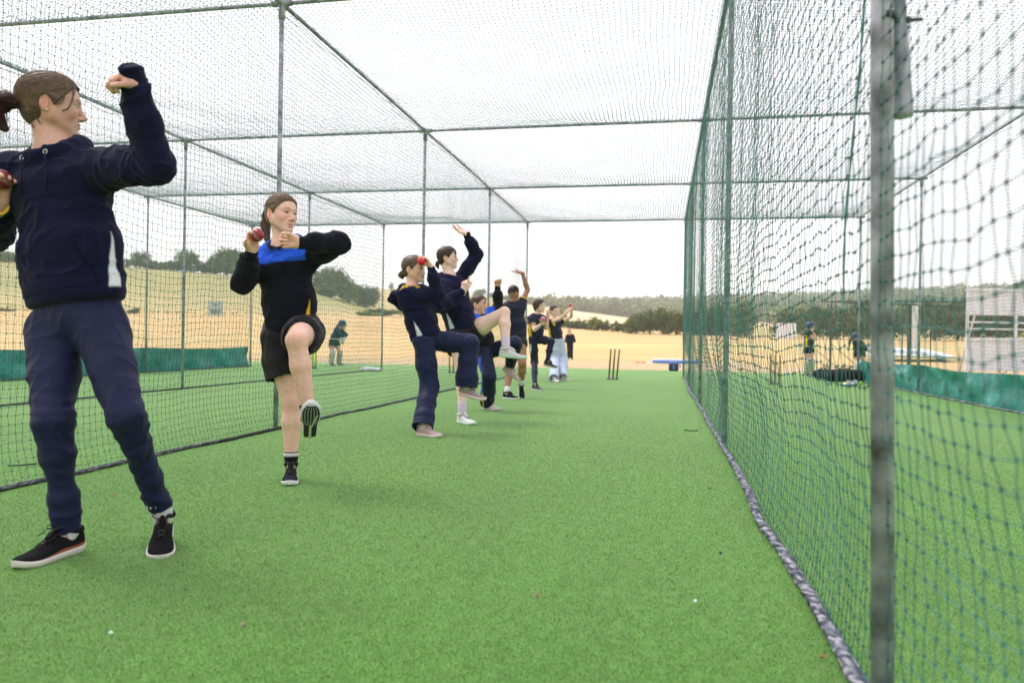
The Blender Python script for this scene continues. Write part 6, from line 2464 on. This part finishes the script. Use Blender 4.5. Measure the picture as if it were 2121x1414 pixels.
# ------------------------------------------------------------------ scraps on the turf
def scraps():
    rnd = np.random.default_rng(5)
    for i, (x, y, r_, c, lab) in enumerate((
            (1469, 1013, .020, (.10, .06, .04), 'brown leaf scrap on the turf left of the weighted roll'),
            (1492, 1150, .014, (.05, .04, .035), 'dark leaf scrap on the turf below the brown one'),
            (1112, 1238, .010, (.35, .16, .14), 'small reddish scrap near the lower middle of the turf'),
            (1440, 1250, .010, (.65, .75, .80), 'small pale blue scrap at the lower right of the turf'),
            (1703, 1366, .013, (.32, .12, .06), 'orange brown leaf scrap at the bottom by the roll'),
            (238, 1029, .013, (.40, .25, .14), 'tan leaf scrap right of the standing leg of the largest girl'),
            (505, 1300, .013, (.30, .22, .18), 'grey brown scrap low on the turf'),
            (230, 1317, .009, (.70, .70, .72), 'tiny white scrap at the lower left of the turf'),
            (1545, 1000, .022, (.36, .15, .07), 'fallen orange leaf just behind the weighted roll'),
            (1558, 1022, .020, (.30, .12, .06), 'second fallen orange leaf behind the weighted roll'),
            (430, 920, .022, (.45, .28, .12), 'curled straw leaf beside the black end of the left roll'),
            (458, 914, .018, (.42, .26, .13), 'small straw leaf next to the curled one'))):
        p = G(x, y)
        a = rnd.uniform(0, 6.28)
        vs = []
        for j in range(8):
            t = 2*math.pi*j/8
            rr = r_*.75*(1 if j % 2 else .65)*(1.5 if j in (0,) else 1)
            vs.append(p+V(math.cos(t+a)*rr, math.sin(t+a)*rr*.7, .006+rnd.random()*.008))
        vs.append(p+V(0, 0, .016)); vs.append(p+V(0, 0, .004))
        fs = [(j, (j+1) % 8, 8) for j in range(8)]+[((j+1) % 8, j, 9) for j in range(8)]
        mb = MB(); mb.add(vs, fs, c)
        tag(mb.build('leaf_scrap', M['vc']), lab, 'leaf', 'scraps on the turf', 'thing')
    for (x0, y0, x1, y1, lab) in ((1417, 893, 1447, 893, 'thin black pin lying flat on the turf near the right roll'), (16, 968, 76, 962, 'thin black pin on the turf beyond the left net')):
        a, b = G(x0, y0), G(x1, y1)
        mb = MB(); mb.tube([a+V(0, 0, .012), (a+b)/2+V(0, 0, .006), b+V(0, 0, .008)], .0045, 6, (.01, .01, .012))
        tag(mb.build('ground_pin', M['vc'], None, True), lab, 'pin', 'pins on the turf', 'thing')
    # fibres: real upright tufts close to the camera
    n = 520000
    rnd = np.random.default_rng(9)
    d = 1.2+rnd.random(n)**1.45*8.5
    d = d[rnd.random(n) < np.clip((9.2-d)/5, 0, 1)]
    n = len(d)
    a = rnd.uniform(-.86, .50, n)
    x, y = np.sin(a)*d, np.cos(a)*d
    t = rnd.uniform(0, 6.28, n)
    h = rnd.uniform(.004, .009, n)
    w2 = .0006*(1+.22*d)
    ln = rnd.normal(size=(n, 2))*.0038
    v = np.empty((n, 3, 3))
    v[:, 0] = np.stack([x-np.cos(t)*w2, y-np.sin(t)*w2, 0*x], 1)
    v[:, 1] = np.stack([x+np.cos(t)*w2, y+np.sin(t)*w2, 0*x], 1)
    v[:, 2] = np.stack([x+ln[:, 0], y+ln[:, 1], h], 1)
    g = rnd.uniform(.7, 1.35, n)
    c = np.stack([.108*g*rnd.uniform(.8, 1.3, n), .285*g, .038*g*rnd.uniform(.7, 1.4, n)], 1)
    o = mesh_obj('turf_fibres', v.reshape(-1, 3), np.arange(3*n).reshape(-1, 3), M['fibre'], None, False, np.repeat(c, 3, 0))
    tag(o, 'short green plastic fibres of the artificial turf', 'turf', kind='stuff')


M['fibre'] = mat_base('turf_fibre', rough=.6, vcol=True, spec=.3)
scraps()

# ------------------------------------------------------------------ air
def haze():
    m = bpy.data.materials.new('air')
    m.use_nodes = True
    N, L = m.node_tree.nodes, m.node_tree.links
    N.remove(N['Principled BSDF'])
    v = N.new('ShaderNodeVolumePrincipled')
    v.inputs['Color'].default_value = (1, 1, 1, 1)
    v.inputs['Density'].default_value = .0005
    v.inputs['Anisotropy'].default_value = .2
    L.new(v.outputs[0], N['Material Output'].inputs['Volume'])
    mb = MB(); mb.box((0, 0, 38), (2520, 2520, 100))
    tag(mb.build('haze', m), 'pale air', None, None, 'stuff')
haze()
